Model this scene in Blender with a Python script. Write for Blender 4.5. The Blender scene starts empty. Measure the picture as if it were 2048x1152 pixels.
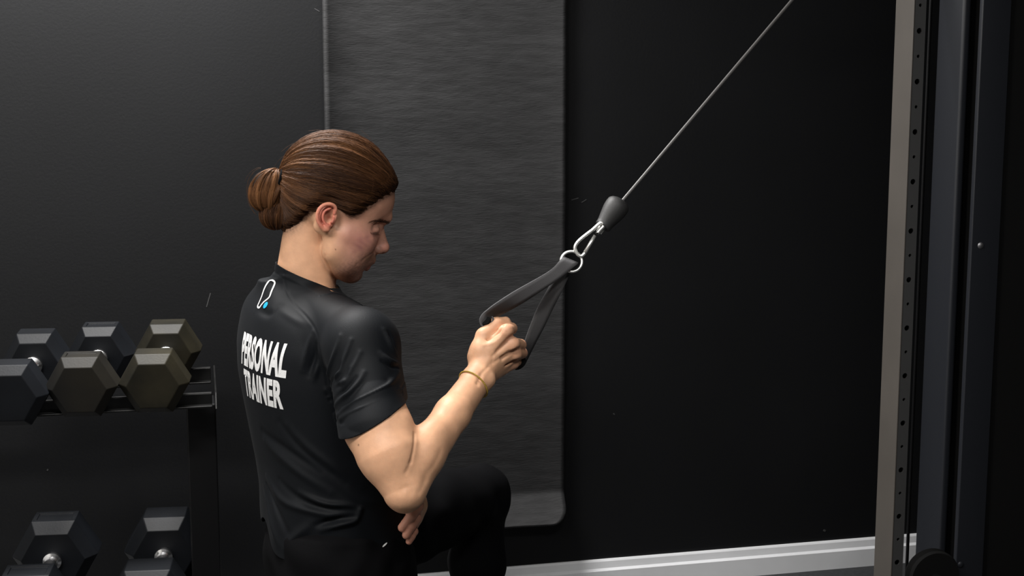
import bpy, bmesh, math, random
import numpy as np
from mathutils import Vector, Matrix
from mathutils.bvhtree import BVHTree

random.seed(7)
RNG = np.random.default_rng(7)
sc = bpy.context.scene
COL = sc.collection

# ------------------------------------------------------------------ camera, world, light, exposure
FPX = 2844.0
PITCH = math.radians(8.5)
CAMZ = 1.36
cam_d = bpy.data.cameras.new('camera')
cam = bpy.data.objects.new('camera', cam_d)
COL.objects.link(cam)
cam_d.sensor_fit = 'HORIZONTAL'
cam_d.sensor_width = 36.0
cam_d.lens = FPX / 2048 * 36.0
cam_d.clip_start = 0.05
cam.location = (0, 0, CAMZ)
cam.rotation_euler = (math.pi / 2 - PITCH, 0, 0)
sc.camera = cam

world = bpy.data.worlds.new('world')
sc.world = world
world.use_nodes = True
world.node_tree.nodes['Background'].inputs[0].default_value = (0.5, 0.55, 0.6, 1)
world.node_tree.nodes['Background'].inputs[1].default_value = 0.0

sc.view_settings.view_transform = 'Standard'
sc.view_settings.look = 'None'
sc.view_settings.gamma = 1.0
sc.view_settings.use_curve_mapping = False
sc.view_settings.exposure = 0.0

# ceiling lamps of the room: (x, y, length, width, watts, colour)
CEIL = 2.42
LAMPS = [(-0.85, 2.97, 0.9, 0.30, 90.0, (1.0, 0.98, 0.96)),
         (-1.00, 1.05, 0.9, 0.30, 54.0, (1.0, 0.97, 0.93)),
         (0.35, 0.85, 0.9, 0.30, 30.0, (1.0, 0.98, 0.95))]
ROOM_YAW = math.radians(13.4)
for (lx, ly, ll, lw, le, lc) in LAMPS:
    ld = bpy.data.lights.new('ceiling_lamp', 'AREA')
    ld.shape = 'RECTANGLE'; ld.size = ll; ld.size_y = lw
    ld.energy = le; ld.color = lc
    lo = bpy.data.objects.new('ceiling_lamp', ld)
    COL.objects.link(lo)
    lo.location = (lx, ly, CEIL - 0.045); lo.rotation_euler = (0, 0, ROOM_YAW)

# ------------------------------------------------------------------ helpers
A = np.array
CF = A([0, math.cos(PITCH), -math.sin(PITCH)])
CU = A([0, math.sin(PITCH), math.cos(PITCH)])
CR = A([1.0, 0, 0])
CAM = A([0, 0, CAMZ])


def ray(u, v):
    return CF + CR * ((u - 1024) / FPX) + CU * ((576 - v) / FPX)


def P(u, v, d):
    """point seen at (u, v) at depth d"""
    return CAM + ray(u, v) * d


def proj(p):
    q = np.asarray(p) - CAM
    d = q @ CF
    return 1024 + FPX * (q @ CR) / d, 576 - FPX * (q @ CU) / d


WL = {}


def mesh_np(name, V, Q, mat=None, parent=None, smooth=True):
    """quads/tris arrays to a linked mesh object"""
    V = np.asarray(V, float)
    if parent is not None:
        off = WL[parent.name]
        V = V - off
    me = bpy.data.meshes.new(name)
    Q = np.asarray(Q, np.int32)
    n, k = Q.shape
    me.vertices.add(len(V)); me.vertices.foreach_set('co', V.astype(np.float32).ravel())
    me.loops.add(n * k); me.loops.foreach_set('vertex_index', Q.ravel())
    me.polygons.add(n)
    me.polygons.foreach_set('loop_start', np.arange(0, n * k, k, dtype=np.int32))
    me.update(calc_edges=True)
    me.polygons.foreach_set('use_smooth', np.full(n, smooth, bool))
    if mat: me.materials.append(mat)
    ob = bpy.data.objects.new(name, me)
    COL.objects.link(ob)
    if parent is not None:
        ob.parent = parent
        WL[ob.name] = WL[parent.name]
    else:
        WL[ob.name] = np.zeros(3)
    return ob


def tag(o, label=None, cat=None, group=None, kind=None):
    if label: o['label'] = label
    if cat: o['category'] = cat
    if group: o['group'] = group
    if kind: o['kind'] = kind
    return o


def empty(name, loc, label, cat, group=None):
    o = bpy.data.objects.new(name, None)
    COL.objects.link(o)
    o.location = tuple(loc); o.empty_display_size = 0.1
    WL[o.name] = A(loc, float)
    return tag(o, label, cat, group)


class MB:
    def __init__(s): s.v = []; s.f = []

    def add(s, V, F):
        n = len(s.v)
        s.v += [tuple(p) for p in V]
        s.f += [tuple(n + i for i in f) for f in F]
        return s

    def box(s, c, ax, ay, az):
        """centre and three half-axis vectors"""
        c, ax, ay, az = map(A, (c, ax, ay, az))
        V = [c + i * ax + j * ay + k * az for i in (-1, 1) for j in (-1, 1) for k in (-1, 1)]
        F = [(0, 1, 3, 2), (4, 6, 7, 5), (0, 4, 5, 1), (2, 3, 7, 6), (0, 2, 6, 4), (1, 5, 7, 3)]
        return s.add(V, F)

    def tube(s, pts, r, n=10, closed=False, cap=True):
        pts = [A(p, float) for p in pts]
        m = len(pts)
        rs = r if hasattr(r, '__len__') else [r] * m
        t0 = pts[1] - pts[0]
        up = A([0, 0, 1.0]) if abs(t0[2]) < 0.8 * np.linalg.norm(t0) else A([1.0, 0, 0])
        V = []; F = []
        nrm = None
        for i in range(m):
            if closed: t = pts[(i + 1) % m] - pts[i - 1]
            else: t = pts[min(i + 1, m - 1)] - pts[max(i - 1, 0)]
            t = t / (np.linalg.norm(t) + 1e-12)
            if nrm is None: nrm = np.cross(t, up)
            nrm = nrm - t * (nrm @ t); nrm /= np.linalg.norm(nrm) + 1e-12
            b = np.cross(t, nrm)
            for k in range(n):
                a = 2 * math.pi * k / n
                V.append(pts[i] + rs[i] * (math.cos(a) * nrm + math.sin(a) * b))
        rng = m if closed else m - 1
        for i in range(rng):
            j = (i + 1) % m
            for k in range(n):
                l = (k + 1) % n
                F.append((i * n + k, i * n + l, j * n + l, j * n + k))
        if cap and not closed:
            F.append(tuple(range(n - 1, -1, -1)))
            F.append(tuple((m - 1) * n + k for k in range(n)))
        return s.add(V, F)

    def lathe(s, o, axis, prof, n=32):
        """prof: (distance along the axis, radius)"""
        axis = A(axis, float); axis /= np.linalg.norm(axis)
        up = A([0, 0, 1.0]) if abs(axis[2]) < 0.8 else A([1.0, 0, 0])
        a1 = np.cross(axis, up); a1 /= np.linalg.norm(a1); a2 = np.cross(axis, a1)
        V = []; F = []
        for (t, r) in prof:
            for k in range(n):
                a = 2 * math.pi * k / n
                V.append(A(o) + axis * t + max(r, 1e-5) * (a1 * math.cos(a) + a2 * math.sin(a)))
        for i in range(len(prof) - 1):
            for k in range(n):
                l = (k + 1) % n
                F.append((i * n + k, i * n + l, (i + 1) * n + l, (i + 1) * n + k))
        F.append(tuple(range(n - 1, -1, -1)))
        F.append(tuple((len(prof) - 1) * n + k for k in range(n)))
        return s.add(V, F)

    def build(s, name, mat, parent=None, smooth=False, bevel=0.0, segs=2):
        off = WL[parent.name] if parent is not None else np.zeros(3)
        me = bpy.data.meshes.new(name)
        me.from_pydata([tuple(A(p) - off) for p in s.v], [], s.f)
        bm = bmesh.new(); bm.from_mesh(me)
        bmesh.ops.recalc_face_normals(bm, faces=bm.faces[:])
        if bevel > 0:
            es = [e for e in bm.edges if len(e.link_faces) == 2 and e.calc_face_angle() > 0.5]
            bmesh.ops.bevel(bm, geom=es, offset=bevel, segments=segs, affect='EDGES', profile=0.5, clamp_overlap=True)
        bm.to_mesh(me); bm.free()
        if smooth:
            me.polygons.foreach_set('use_smooth', [True] * len(me.polygons))
            if smooth != 'all': me.set_sharp_from_angle(angle=math.radians(38))
        me.materials.append(mat)
        ob = bpy.data.objects.new(name, me)
        COL.objects.link(ob)
        WL[ob.name] = off
        if parent is not None: ob.parent = parent
        return ob


# ------------------------------------------------------------------ materials
def mat(name, col, rough=0.5, metal=0.0, spec=0.5, bump=0.0, bscale=200.0, var=0.0, vscale=6.0, stretch=(1, 1, 1),
        sheen=0.0, attr=None, sss=0.0, col2=None, rvar=0.0):
    m = bpy.data.materials.new(name); m.use_nodes = True
    nt = m.node_tree; N = nt.nodes; L = nt.links
    b = N['Principled BSDF']
    b.inputs['Base Color'].default_value = (*col, 1)
    b.inputs['Roughness'].default_value = rough
    b.inputs['Metallic'].default_value = metal
    b.inputs['Specular IOR Level'].default_value = spec
    if sheen: b.inputs['Sheen Weight'].default_value = sheen; b.inputs['Sheen Roughness'].default_value = 0.45
    if sss:
        b.inputs['Subsurface Weight'].default_value = sss
        b.inputs['Subsurface Radius'].default_value = (1.0, 0.35, 0.2)
        b.inputs['Subsurface Scale'].default_value = 0.006
    tc = N.new('ShaderNodeTexCoord'); mp = N.new('ShaderNodeMapping')
    mp.inputs['Scale'].default_value = stretch
    L.new(tc.outputs['Object'], mp.inputs['Vector'])
    csock = None
    if attr:
        at = N.new('ShaderNodeAttribute'); at.attribute_name = attr
        csock = at.outputs['Color']
    if var > 0 or col2:
        nz = N.new('ShaderNodeTexNoise'); nz.inputs['Scale'].default_value = vscale; nz.inputs['Detail'].default_value = 6
        L.new(mp.outputs[0], nz.inputs['Vector'])
        rp = N.new('ShaderNodeValToRGB')
        rp.color_ramp.elements[0].position = 0.35; rp.color_ramp.elements[1].position = 0.68
        if col2:
            rp.color_ramp.elements[0].color = (*col, 1); rp.color_ramp.elements[1].color = (*col2, 1)
        else:
            lo_ = 1 - var
            rp.color_ramp.elements[0].color = (col[0] * lo_, col[1] * lo_, col[2] * lo_, 1)
            rp.color_ramp.elements[1].color = (col[0] * (1 + var), col[1] * (1 + var), col[2] * (1 + var), 1)
        L.new(nz.outputs['Fac'], rp.inputs['Fac'])
        if csock is not None:
            mx = N.new('ShaderNodeMix'); mx.data_type = 'RGBA'; mx.blend_type = 'MULTIPLY'; mx.inputs[0].default_value = 1
            L.new(csock, mx.inputs[6]); L.new(rp.outputs[0], mx.inputs[7]); csock = mx.outputs[2]
        else: csock = rp.outputs[0]
        if rvar:
            mr = N.new('ShaderNodeMapRange'); mr.inputs['To Min'].default_value = rough - rvar; mr.inputs['To Max'].default_value = rough + rvar
            L.new(nz.outputs['Fac'], mr.inputs['Value']); L.new(mr.outputs[0], b.inputs['Roughness'])
    if csock is not None: L.new(csock, b.inputs['Base Color'])
    if bump > 0:
        n2 = N.new('ShaderNodeTexNoise'); n2.inputs['Scale'].default_value = bscale; n2.inputs['Detail'].default_value = 3
        L.new(mp.outputs[0], n2.inputs['Vector'])
        bp = N.new('ShaderNodeBump'); bp.inputs['Strength'].default_value = bump; bp.inputs['Distance'].default_value = 0.002
        L.new(n2.outputs['Fac'], bp.inputs['Height']); L.new(bp.outputs[0], b.inputs['Normal'])
    return m


def emit(name, col, strength):
    m = bpy.data.materials.new(name); m.use_nodes = True
    b = m.node_tree.nodes['Principled BSDF']
    b.inputs['Base Color'].default_value = (0.8, 0.8, 0.8, 1)
    b.inputs['Emission Color'].default_value = (*col, 1)
    b.inputs['Emission Strength'].default_value = strength
    return m


M_wall = mat('black_wall_paint', (0.0056, 0.0059, 0.0066), 0.5, spec=0.24, bump=0.13, bscale=160, var=0.12, vscale=2.0)
M_room = mat('dark_room_paint', (0.03, 0.03, 0.032), 0.8)
M_pale = mat('pale_wall_paint', (0.62, 0.61, 0.59), 0.8)
M_floor = mat('rubber_floor', (0.02, 0.021, 0.023), 0.7, bump=0.4, bscale=300, var=0.3, vscale=90)
M_ceil = mat('ceiling_paint', (0.02, 0.02, 0.02), 0.9)
M_base = mat('skirting_paint', (0.70, 0.71, 0.73), 0.45, var=0.04, vscale=8)
M_scuff = mat('scuff', (0.035, 0.035, 0.036), 0.7)
M_mat = mat('mat_rubber', (0.0195, 0.0195, 0.0202), 0.62, spec=0.3, bump=0.35, bscale=95, var=0.25, vscale=22, stretch=(0.7, 0.7, 4.0))
M_hexblack = mat('black_rubber', (0.0042, 0.005, 0.0066), 0.5, spec=0.17, var=0.3, vscale=9, bump=0.08, bscale=250)
M_hexbrown = mat('dusty_rubber', (0.005, 0.005, 0.005), 0.52, spec=0.18, col2=(0.0135, 0.0118, 0.0084), vscale=7, bump=0.08, bscale=250)
M_hexolive = mat('dusty_olive_rubber', (0.0065, 0.006, 0.0042), 0.52, spec=0.18, col2=(0.021, 0.0182, 0.0106), vscale=9, bump=0.1, bscale=250)
M_chrome = mat('chrome', (0.75, 0.75, 0.76), 0.22, metal=1.0)
M_zinc = mat('zinc_steel', (0.9, 0.9, 0.87), 0.36, metal=0.85)
M_chrome_dull = mat('dull_steel', (0.30, 0.30, 0.31), 0.5, metal=1.0)
M_rackblack = mat('black_powder_coat', (0.0045, 0.0045, 0.005), 0.45, spec=0.25)
M_rail = mat('worn_black_steel', (0.007, 0.007, 0.007), 0.3, spec=0.45, var=0.4, vscale=25)
M_post = mat('grey_brown_steel', (0.062, 0.055, 0.048), 0.55, var=0.1, vscale=5)
M_postface = mat('dark_grey_steel', (0.04, 0.04, 0.04), 0.55)
M_navy = mat('blue_black_steel', (0.010, 0.0112, 0.0145), 0.45, spec=0.4)
M_void = mat('black_matte', (0.004, 0.004, 0.004), 0.9, spec=0.1)
M_rubber = mat('stopper_rubber', (0.018, 0.018, 0.018), 0.6, bump=0.1, bscale=300)
M_cable = mat('cable_coat', (0.075, 0.072, 0.07), 0.4)
M_strap = mat('nylon_webbing', (0.062, 0.061, 0.064), 0.8, bump=0.15, bscale=900)
M_strap_shaded = mat('nylon_webbing_shaded', (0.032, 0.0315, 0.033), 0.8, bump=0.15, bscale=900)  # same nylon darkened: the near strap's shade put into the far strap's colour
M_grip = mat('grip_rubber', (0.004, 0.004, 0.004), 0.75, spec=0.15)
M_skin = mat('skin', (1, 1, 1), 0.5, spec=0.35, attr='tint', sss=0.12, var=0.06, vscale=60, bump=0.12, bscale=500)
M_hair = mat('hair', (1, 1, 1), 0.46, spec=0.14, attr='tint')
M_haircap = mat('hair_base', (0.018, 0.0085, 0.0045), 0.7, spec=0.08, var=0.3, vscale=60)
M_dark = mat('dark_hair', (0.006, 0.004, 0.003), 0.9, spec=0.05)
M_tie = mat('hair_tie_elastic', (0.0025, 0.0025, 0.003), 0.85, spec=0.06)
M_shirt = mat('shirt_fabric', (0.0023, 0.0031, 0.0044), 0.62, spec=0.13, sheen=0.012, bump=0.15, bscale=900)
M_print = mat('white_print', (0.62, 0.62, 0.62), 0.7, bump=0.3, bscale=400)
M_cyan = mat('cyan_print', (0.0, 0.28, 0.5), 0.6)
M_trouser = mat('trouser_fabric', (0.0019, 0.0019, 0.0024), 0.85, spec=0.08, bump=0.2, bscale=600)
M_shoe = mat('shoe_mesh', (0.02, 0.02, 0.02), 0.7)
M_sole = mat('shoe_sole', (0.5, 0.5, 0.5), 0.7)
M_cord = mat('yellow_cord', (0.38, 0.25, 0.035), 0.6, bump=0.3, bscale=900)

# ------------------------------------------------------------------ room
WX = A([math.cos(ROOM_YAW), math.sin(ROOM_YAW), 0])      # along the wall, to the right
WN = A([math.sin(ROOM_YAW), -math.cos(ROOM_YAW), 0])     # out of the wall into the room
Z = A([0, 0, 1.0])
_r = ray(1750, 1127)
W0 = CAM + _r * (CAMZ / -_r[2])                           # a point at the foot of the wall


def RM(a, n, z):
    return W0 + WX * a + WN * n + Z * z


def wall_at(u, v, off=0.0):
    r = ray(u, v)
    t = ((W0 + WN * off - CAM) @ WN) / (r @ WN)
    return CAM + r * t


def slab(name, a0, a1, n0, n1, z0, z1, m, bevel=0.0):
    o = MB().box(RM((a0 + a1) / 2, (n0 + n1) / 2, (z0 + z1) / 2), WX * (a1 - a0) / 2, WN * (n1 - n0) / 2, Z * (z1 - z0) / 2).build(name, m, bevel=bevel)
    o['kind'] = 'structure'
    return o


AL, AR, NB = -3.6, 1.55, 6.2
slab('floor', AL, AR, 0, NB, -0.08, 0, M_floor)
slab('ceiling', AL, AR, 0, NB, CEIL, CEIL + 0.08, M_ceil)
wall_back = slab('wall_back', AL - 0.1, AR + 0.1, -0.1, 0, -0.08, CEIL + 0.08, M_wall)
slab('wall_left', AL - 0.1, AL, 0, NB, -0.08, CEIL + 0.08, M_pale)
slab('wall_right', AR, AR + 0.1, 0, NB, -0.08, CEIL + 0.08, M_room)
slab('wall_front', AL - 0.1, AR + 0.1, NB, NB + 0.1, -0.08, CEIL + 0.08, M_room)
# skirting board with a chamfered upper lip
bb = MB()
prof = [(0, 0.0), (0.016, 0.0), (0.016, 0.050), (0.010, 0.056), (0.008, 0.074), (0.005, 0.079), (0.0, 0.079)]
V = [RM(a, n, z) for a in (AL, AR) for (n, z) in prof]
k = len(prof)
bb.add(V, [tuple(range(k)), tuple(range(2 * k - 1, k - 1, -1))] + [(i, (i + 1) % k, k + (i + 1) % k, k + i) for i in range(k)])
bb.build('baseboard_back', M_base)['kind'] = 'structure'
# scuffs and chips in the wall paint
for (u, v, du, dv, w) in [(417, 600, -4, 14, 0.0012), (1150, 398, 7, -2, 0.0012), (1168, 402, 5, -3, 0.0009),
                          (95, 940, 1.5, 0.5, 0.0022), (1649, 1061, 2, 1, 0.0028), (634, 20, 5, 3, 0.0008), (1228, 828, 1.5, 1, 0.0015)]:
    c = wall_at(u, v, 0.0004); e = wall_at(u + du, v + dv, 0.0004)
    ax = e - c; ay = np.cross(ax / np.linalg.norm(ax), WN) * w
    MB().box(c, ax, ay, WN * 0.0003).build('scuff_mark', M_scuff, wall_back)

# ceiling light fixtures
for i, (lx, ly, ll, lw, le, lc) in enumerate(LAMPS):
    lab = ['slim ceiling light panel over the dumbbell rack by the back wall', 'slim ceiling light panel above the kneeling person',
           'long ceiling light panel behind the camera'][i]
    t = empty('ceiling_light', (lx, ly, CEIL), lab, 'ceiling light', 'ceiling light panels')
    c = A([lx, ly, CEIL])
    fr = MB()
    for s_ in (-1, 1):
        fr.box(c + WX * s_ * (ll / 2 + 0.012) - Z * 0.02, WX * 0.012, WN * (lw / 2 + 0.024), Z * 0.02)
        fr.box(c + WN * s_ * (lw / 2 + 0.012) - Z * 0.02, WX * (ll / 2), WN * 0.012, Z * 0.02)
    fr.build('frame', M_base, t)
    MB().box(c - Z * 0.015, WX * ll / 2, WN * lw / 2, Z * 0.01).build('diffuser', emit('lamp_diffuser', lc, 4.0), t)

# ------------------------------------------------------------------ hanging exercise mat
def mat_sheet():
    c0 = wall_at(656, 576, 0); c1 = wall_at(1126, 576, 0)
    a0 = (c0 - W0) @ WX; a1 = (c1 - W0) @ WX
    zb = wall_at(1000, 1042, 0)[2] - 0.0; zt = zb + 1.82
    w = a1 - a0; rc = 0.042
    na, nz = 60, 150
    V = []; F = []
    def off(s, t):      # distance from the wall
        l = 0.034 * math.exp(-(s / 0.060)) + 0.012 * math.exp(-((w - s) / 0.07))
        b = 0.050 * max(0, 1 - t / 0.075) ** 1.15
        return 0.006 + l + b + 0.0025 * math.sin(s * 9 + 1) + 0.0012 * math.sin(t * 31) * math.sin(t * 7 + s * 3)
    for k_ in range(nz + 1):
        t = (zt - zb) * (k_ / nz) ** 1.35
        dx = rc - math.sqrt(max(0, rc * rc - max(0, rc - t) ** 2)) if t < rc else 0
        for i in range(na + 1):
            s = dx + (w - 2 * dx) * i / na
            V.append(RM(a0 + s, off(s, t), zb + t))
    for k_ in range(nz):
        for i in range(na):
            p = k_ * (na + 1) + i
            F.append((p, p + 1, p + na + 2, p + na + 1))
    o = MB().add(V, F).build('exercise_mat', M_mat, smooth='all')
    md = o.modifiers.new('thick', 'SOLIDIFY'); md.thickness = 0.010; md.offset = 1
    tag(o, 'long black ribbed exercise mat with rounded corners hanging flat on the black wall', 'exercise mat')
    for s_, hl_ in ((0.09, 'small metal wall hook at the mat corner nearer the dumbbell rack'), (w - 0.09, 'small metal wall hook at the mat corner nearer the pull cable')):
        h = RM(a0 + s_, 0, zt - 0.035)
        hk = MB().tube([h + WN * 0.0, h + WN * 0.05, h + WN * 0.056 + Z * 0.004, h + WN * 0.056 + Z * 0.02], 0.003, 8)
        hk = hk.build('wall_hook', M_chrome, smooth=True)
        tag(hk, hl_, 'hook', 'hooks for the exercise mat')
mat_sheet()

# ------------------------------------------------------------------ dumbbell rack
NI = -WN
fr_end = P(430, 797, 2.985); re_end = P(427, 748, 3.205)
sdir = (re_end - fr_end); sdir /= np.linalg.norm(sdir)
rack = empty('dumbbell_rack', (fr_end[0] - 0.5, fr_end[1], 0), 'black steel two tier dumbbell rack against the wall behind the person', 'rack')
RL = 1.25
tn = np.cross(WX, sdir)         # tier normal (up)


def tier(fe, re_, drop, tilt_up=0.0):
    for (e, h) in ((fe, 0.0125), (re_, 0.0150)):
        r_ = MB()
        c = e - WX * (RL / 2 + 0.006)
        r_.box(c, WX * RL / 2, tn * h, sdir * 0.0025)
        r_.box(c - tn * h - sdir * 0.010, WX * RL / 2, tn * 0.0022, sdir * 0.010)
        r_.box(c + tn * h + sdir * 0.002, WX * RL / 2, tn * 0.0018, sdir * 0.004)
        r_.build('rail', M_rail, rack, smooth=False, bevel=0.0012)
    for s_ in (0, 1):
        q = [fe - tn * 0.018 - sdir * 0.02, re_ - tn * 0.03 + sdir * 0.02, re_ + tn * 0.016 + sdir * 0.02, fe + tn * 0.014 - sdir * 0.005]
        o_ = -WX * (RL + 0.01) * s_
        V = [p + o_ for p in q] + [p + o_ + WX * 0.004 for p in q]
        MB().add(V, [(0, 1, 2, 3), (7, 6, 5, 4), (0, 4, 5, 1), (1, 5, 6, 2), (2, 6, 7, 3), (3, 7, 4, 0)]).build('end_bracket', M_rail, rack, bevel=0.001)

tier(fr_end, re_end, 0)
lower_fe = fr_end - Z * 0.498 - NI * 0.02 ; lower_re = lower_fe + sdir * 0.22
tier(lower_fe, lower_re, 0)
mid = fr_end * 0.5 + re_end * 0.5
for s_ in (0, 1):
    top = mid - WX * (RL - 0.05) * s_ - WX * 0.03
    zt = top[2] - 0.03
    c = A([top[0], top[1], zt / 2])
    MB().box(c, WX * 0.031, NI * 0.045, Z * zt / 2).build('upright', M_rackblack, rack, bevel=0.003)
    MB().box(A([top[0], top[1], 0.02]), WX * 0.032, NI * 0.24, Z * 0.02).build('foot', M_rackblack, rack, bevel=0.003)

DY = math.radians(6.5)


def dumbbell(edge_mid, side, spacing, band, mats, label, recess=(), yaw=DY):
    """edge_mid: middle of the front upper edge of the front head's flat"""
    w = A([math.cos(yaw), math.sin(yaw), 0])
    t5 = math.radians(5)
    a = A([-math.sin(yaw) * math.cos(t5), math.cos(yaw) * math.cos(t5), math.sin(t5)])
    up = np.cross(w, a)
    R = side; ap = R * math.sqrt(3) / 2
    c0 = A(edge_mid) - up * ap + a * band / 2
    t = empty('dumbbell', c0 + a * spacing / 2 - up * ap, label, 'dumbbell', 'hexagonal dumbbells on the rack')
    ch = band * 0.46; sc_ = 0.74
    for hi in (0, 1):
        c = c0 + a * spacing * hi
        V = []; F = []
        for (z_, s_) in ((-band / 2 - ch, sc_), (-band / 2, 1), (band / 2, 1), (band / 2 + ch, sc_)):
            for k_ in range(6):
                th = math.radians(60 * k_)
                V.append(c + a * z_ + s_ * R * (w * math.cos(th) + up * math.sin(th)))
        F.append(tuple(range(5, -1, -1))); F.append(tuple(18 + k_ for k_ in range(6)))
        for i in range(3):
            for k_ in range(6):
                if i == 1 and k_ == 1 and hi in recess: continue
                l = (k_ + 1) % 6
                F.append((i * 6 + k_, i * 6 + l, i * 6 + 6 + l, i * 6 + 6 + k_))
        if hi in recess:      # sunk label field in the upper flat
            q = [V[7], V[8], V[14], V[13]]
            m_ = sum(q) / 4
            inn = [m_ + (p - m_) * 0.0 + w * ((p - m_) @ w) * 0.80 + a * ((p - m_) @ a) * 0.62 for p in q]
            bot = [p - up * 0.0025 for p in inn]
            n0 = len(V); V += inn + bot
            src = [7, 8, 14, 13]
            for k_ in range(4):
                l = (k_ + 1) % 4
                F.append((src[k_], src[l], n0 + l, n0 + k_)); F.append((n0 + k_, n0 + l, n0 + 4 + l, n0 + 4 + k_))
            F.append((n0 + 4, n0 + 5, n0 + 6, n0 + 7))
        MB().add(V, F).build('hex_head', mats[hi], t, smooth=False, bevel=0.0016, segs=2)
    hl = spacing / 2 - band / 2 - ch
    m_ = c0 + a * spacing / 2
    pr = [(-hl - 0.004, 0.0195), (-hl + 0.010, 0.0195), (-hl + 0.013, 0.0135), (-hl * 0.5, 0.0155), (0, 0.0168), (hl * 0.5, 0.0155), (hl - 0.013, 0.0135), (hl - 0.010, 0.0195), (hl + 0.004, 0.0195)]
    MB().lathe(m_, a, pr, 24).build('handle', M_chrome, t, smooth=True)
    return t


dumbbell(P(17, 730, 2.815), 0.0728, 0.235, 0.045, (M_hexblack, M_hexblack), 'clean blue-black hexagonal dumbbell on the upper tier, cut by the frame')
dumbbell(P(158.4, 714.5, 2.85), 0.0722, 0.235, 0.045, (M_hexbrown, M_hexblack), 'upper tier hexagonal dumbbell with sunk label fields, brown dust on its front head only', (0, 1))
dumbbell(P(304.5, 708, 2.885), 0.0718, 0.235, 0.045, (M_hexolive, M_hexolive), 'dusty olive-brown hexagonal dumbbell at the upper rack end nearest the person')
dumbbell(P(50, 1152, 2.79), 0.0905, 0.275, 0.056, (M_hexblack, M_hexblack), 'large black lower tier dumbbell with sunk label fields on its heads', (0, 1))
dumbbell(P(294, 1141, 2.855), 0.090, 0.275, 0.060, (M_hexblack, M_hexblack), 'large black lower tier dumbbell with plain heads beside the rack upright')

# ------------------------------------------------------------------ cable machine at the side
mach = empty('cable_machine', P(1850, 576, 2.9) * A([1, 1, 0]), 'tall black steel cable machine with perforated grey upright beside the wall', 'gym machine')
post = P(1805, 576, 2.9)
TOPZ = 2.2
pw, pd = 0.027, 0.074
side_a = post.copy(); side_a[2] = 0
fa = MB()        # tube walls without the front face
def quad_box(mb, o, ax, ay, z0, z1):
    V = [o + Z * z0, o + ax + Z * z0, o + ax + ay + Z * z0, o + ay + Z * z0, o + Z * z1, o + ax + Z * z1, o + ax + ay + Z * z1, o + ay + Z * z1]
    mb.add(V, [(0, 3, 2, 1), (4, 5, 6, 7), (0, 1, 5, 4), (1, 2, 6, 5), (2, 3, 7, 6), (3, 0, 4, 7)])
    return mb
th = 0.003
quad_box(fa, side_a, WX * th, NI * pd, 0.05, TOPZ)
fa.build('upright', M_post, mach, bevel=0.001)
fb = MB(); quad_box(fb, side_a + WX * (pw - th), WX * th, NI * pd, 0.05, TOPZ)
quad_box(fb, side_a + WX * th + NI * (pd - th), WX * (pw - 2 * th), NI * th, 0.05, TOPZ)
fb.build('upright_rear', M_postface, mach)
# perforated front plate, a hole every 50 mm, large and small in turn
pm = MB()
pitch = 0.05
zc0 = P(1834, 64, 2.9)[2]
k0 = int((zc0 - 0.06) / pitch)
nh = int((TOPZ - 0.02 - (zc0 - k0 * pitch)) / pitch)
fo = side_a + WX * th
fw = pw - 2 * th
for i in range(nh):
    zc = zc0 + (i - k0) * pitch
    big = (i - k0) % 2 == 0
    rh = 0.0058 if big else 0.0034
    n = 16
    cen = fo + WX * fw * 0.52 + Z * zc
    ring = []; outer = []
    for k_ in range(n):
        t_ = 2 * math.pi * (k_ + 0.5) / n
        cx_, cz_ = math.cos(t_), math.sin(t_)
        ring.append(cen + WX * cx_ * rh + Z * cz_ * rh)
        m_ = max(abs(cx_) / (fw / 2), abs(cz_) / (pitch / 2))
        outer.append(fo + WX * (fw / 2 + cx_ / m_) + Z * (zc + cz_ / m_))
    for sx_ in (-1, 1):          # snap the corners so that neighbours meet
        for sz_ in (-1, 1):
            cc = fo + WX * (fw / 2 + sx_ * fw / 2) + Z * (zc + sz_ * pitch / 2)
            an = math.atan2(sz_ * pitch, sx_ * fw)
            kk = int(round(an / (2 * math.pi / n) - 0.5)) % n
            outer[kk] = cc
    back = [p + NI * th for p in ring]
    V = outer + ring + back
    F = []
    for k_ in range(n):
        l = (k_ + 1) % n
        F.append((k_, l, n + l, n + k_)); F.append((n + k_, n + l, 2 * n + l, 2 * n + k_))
    pm.add(V, F)
zlo = zc0 - k0 * pitch - pitch / 2
quad_box(pm, fo, WX * fw, NI * th, 0.05, zlo)
pm.build('perforated_plate', M_postface, mach)
# second column with a rounded front edge, a bolted shroud and the weight stack cover
def column(u_left, u_right, d, deep, m, name, bev):
    o = P(u_left, 576, d); o2 = P(u_right, 576, d)
    r2 = ray(u_right, 576)
    w_ = None
    # width along the wall direction that ends under u_right
    num = (o - CAM)
    # solve num + WX*w on the vertical plane through r2
    nrm = np.cross(r2, CU)
    w_ = -(num @ nrm) / (WX @ nrm)
    o[2] = 0
    mb = MB(); quad_box(mb, o, WX * w_, NI * deep, 0.05, TOPZ)
    return mb.build(name, m, mach, smooth=True, bevel=bev, segs=5), o, w_
column(1902, 1918, 2.80, 0.095, M_navy, 'guide_column', 0.0065)
_, sh_o, sh_w = column(1939, 1995, 2.70, 0.012, M_navy, 'shroud', 0.002)
column(1984, 2260, 2.72, 0.24, M_void, 'weight_stack_cover', 0.004)
for (u, v) in ((1961, 491), (1921, 1129)):
    r = ray(u, v)
    t = ((sh_o - CAM) @ WN) / (r @ WN)
    c = CAM + r * t
    MB().lathe(c - WN * 0.001, WN, [(0, 0.0065), (0.002, 0.0063), (0.0038, 0.0045), (0.0045, 0.001)], 16).build('bolt', M_navy if v > 900 else M_chrome_dull, mach, smooth=True)
gr = P(1806, 1100, 3.05); gr = A([gr[0], gr[1], 0])
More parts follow.
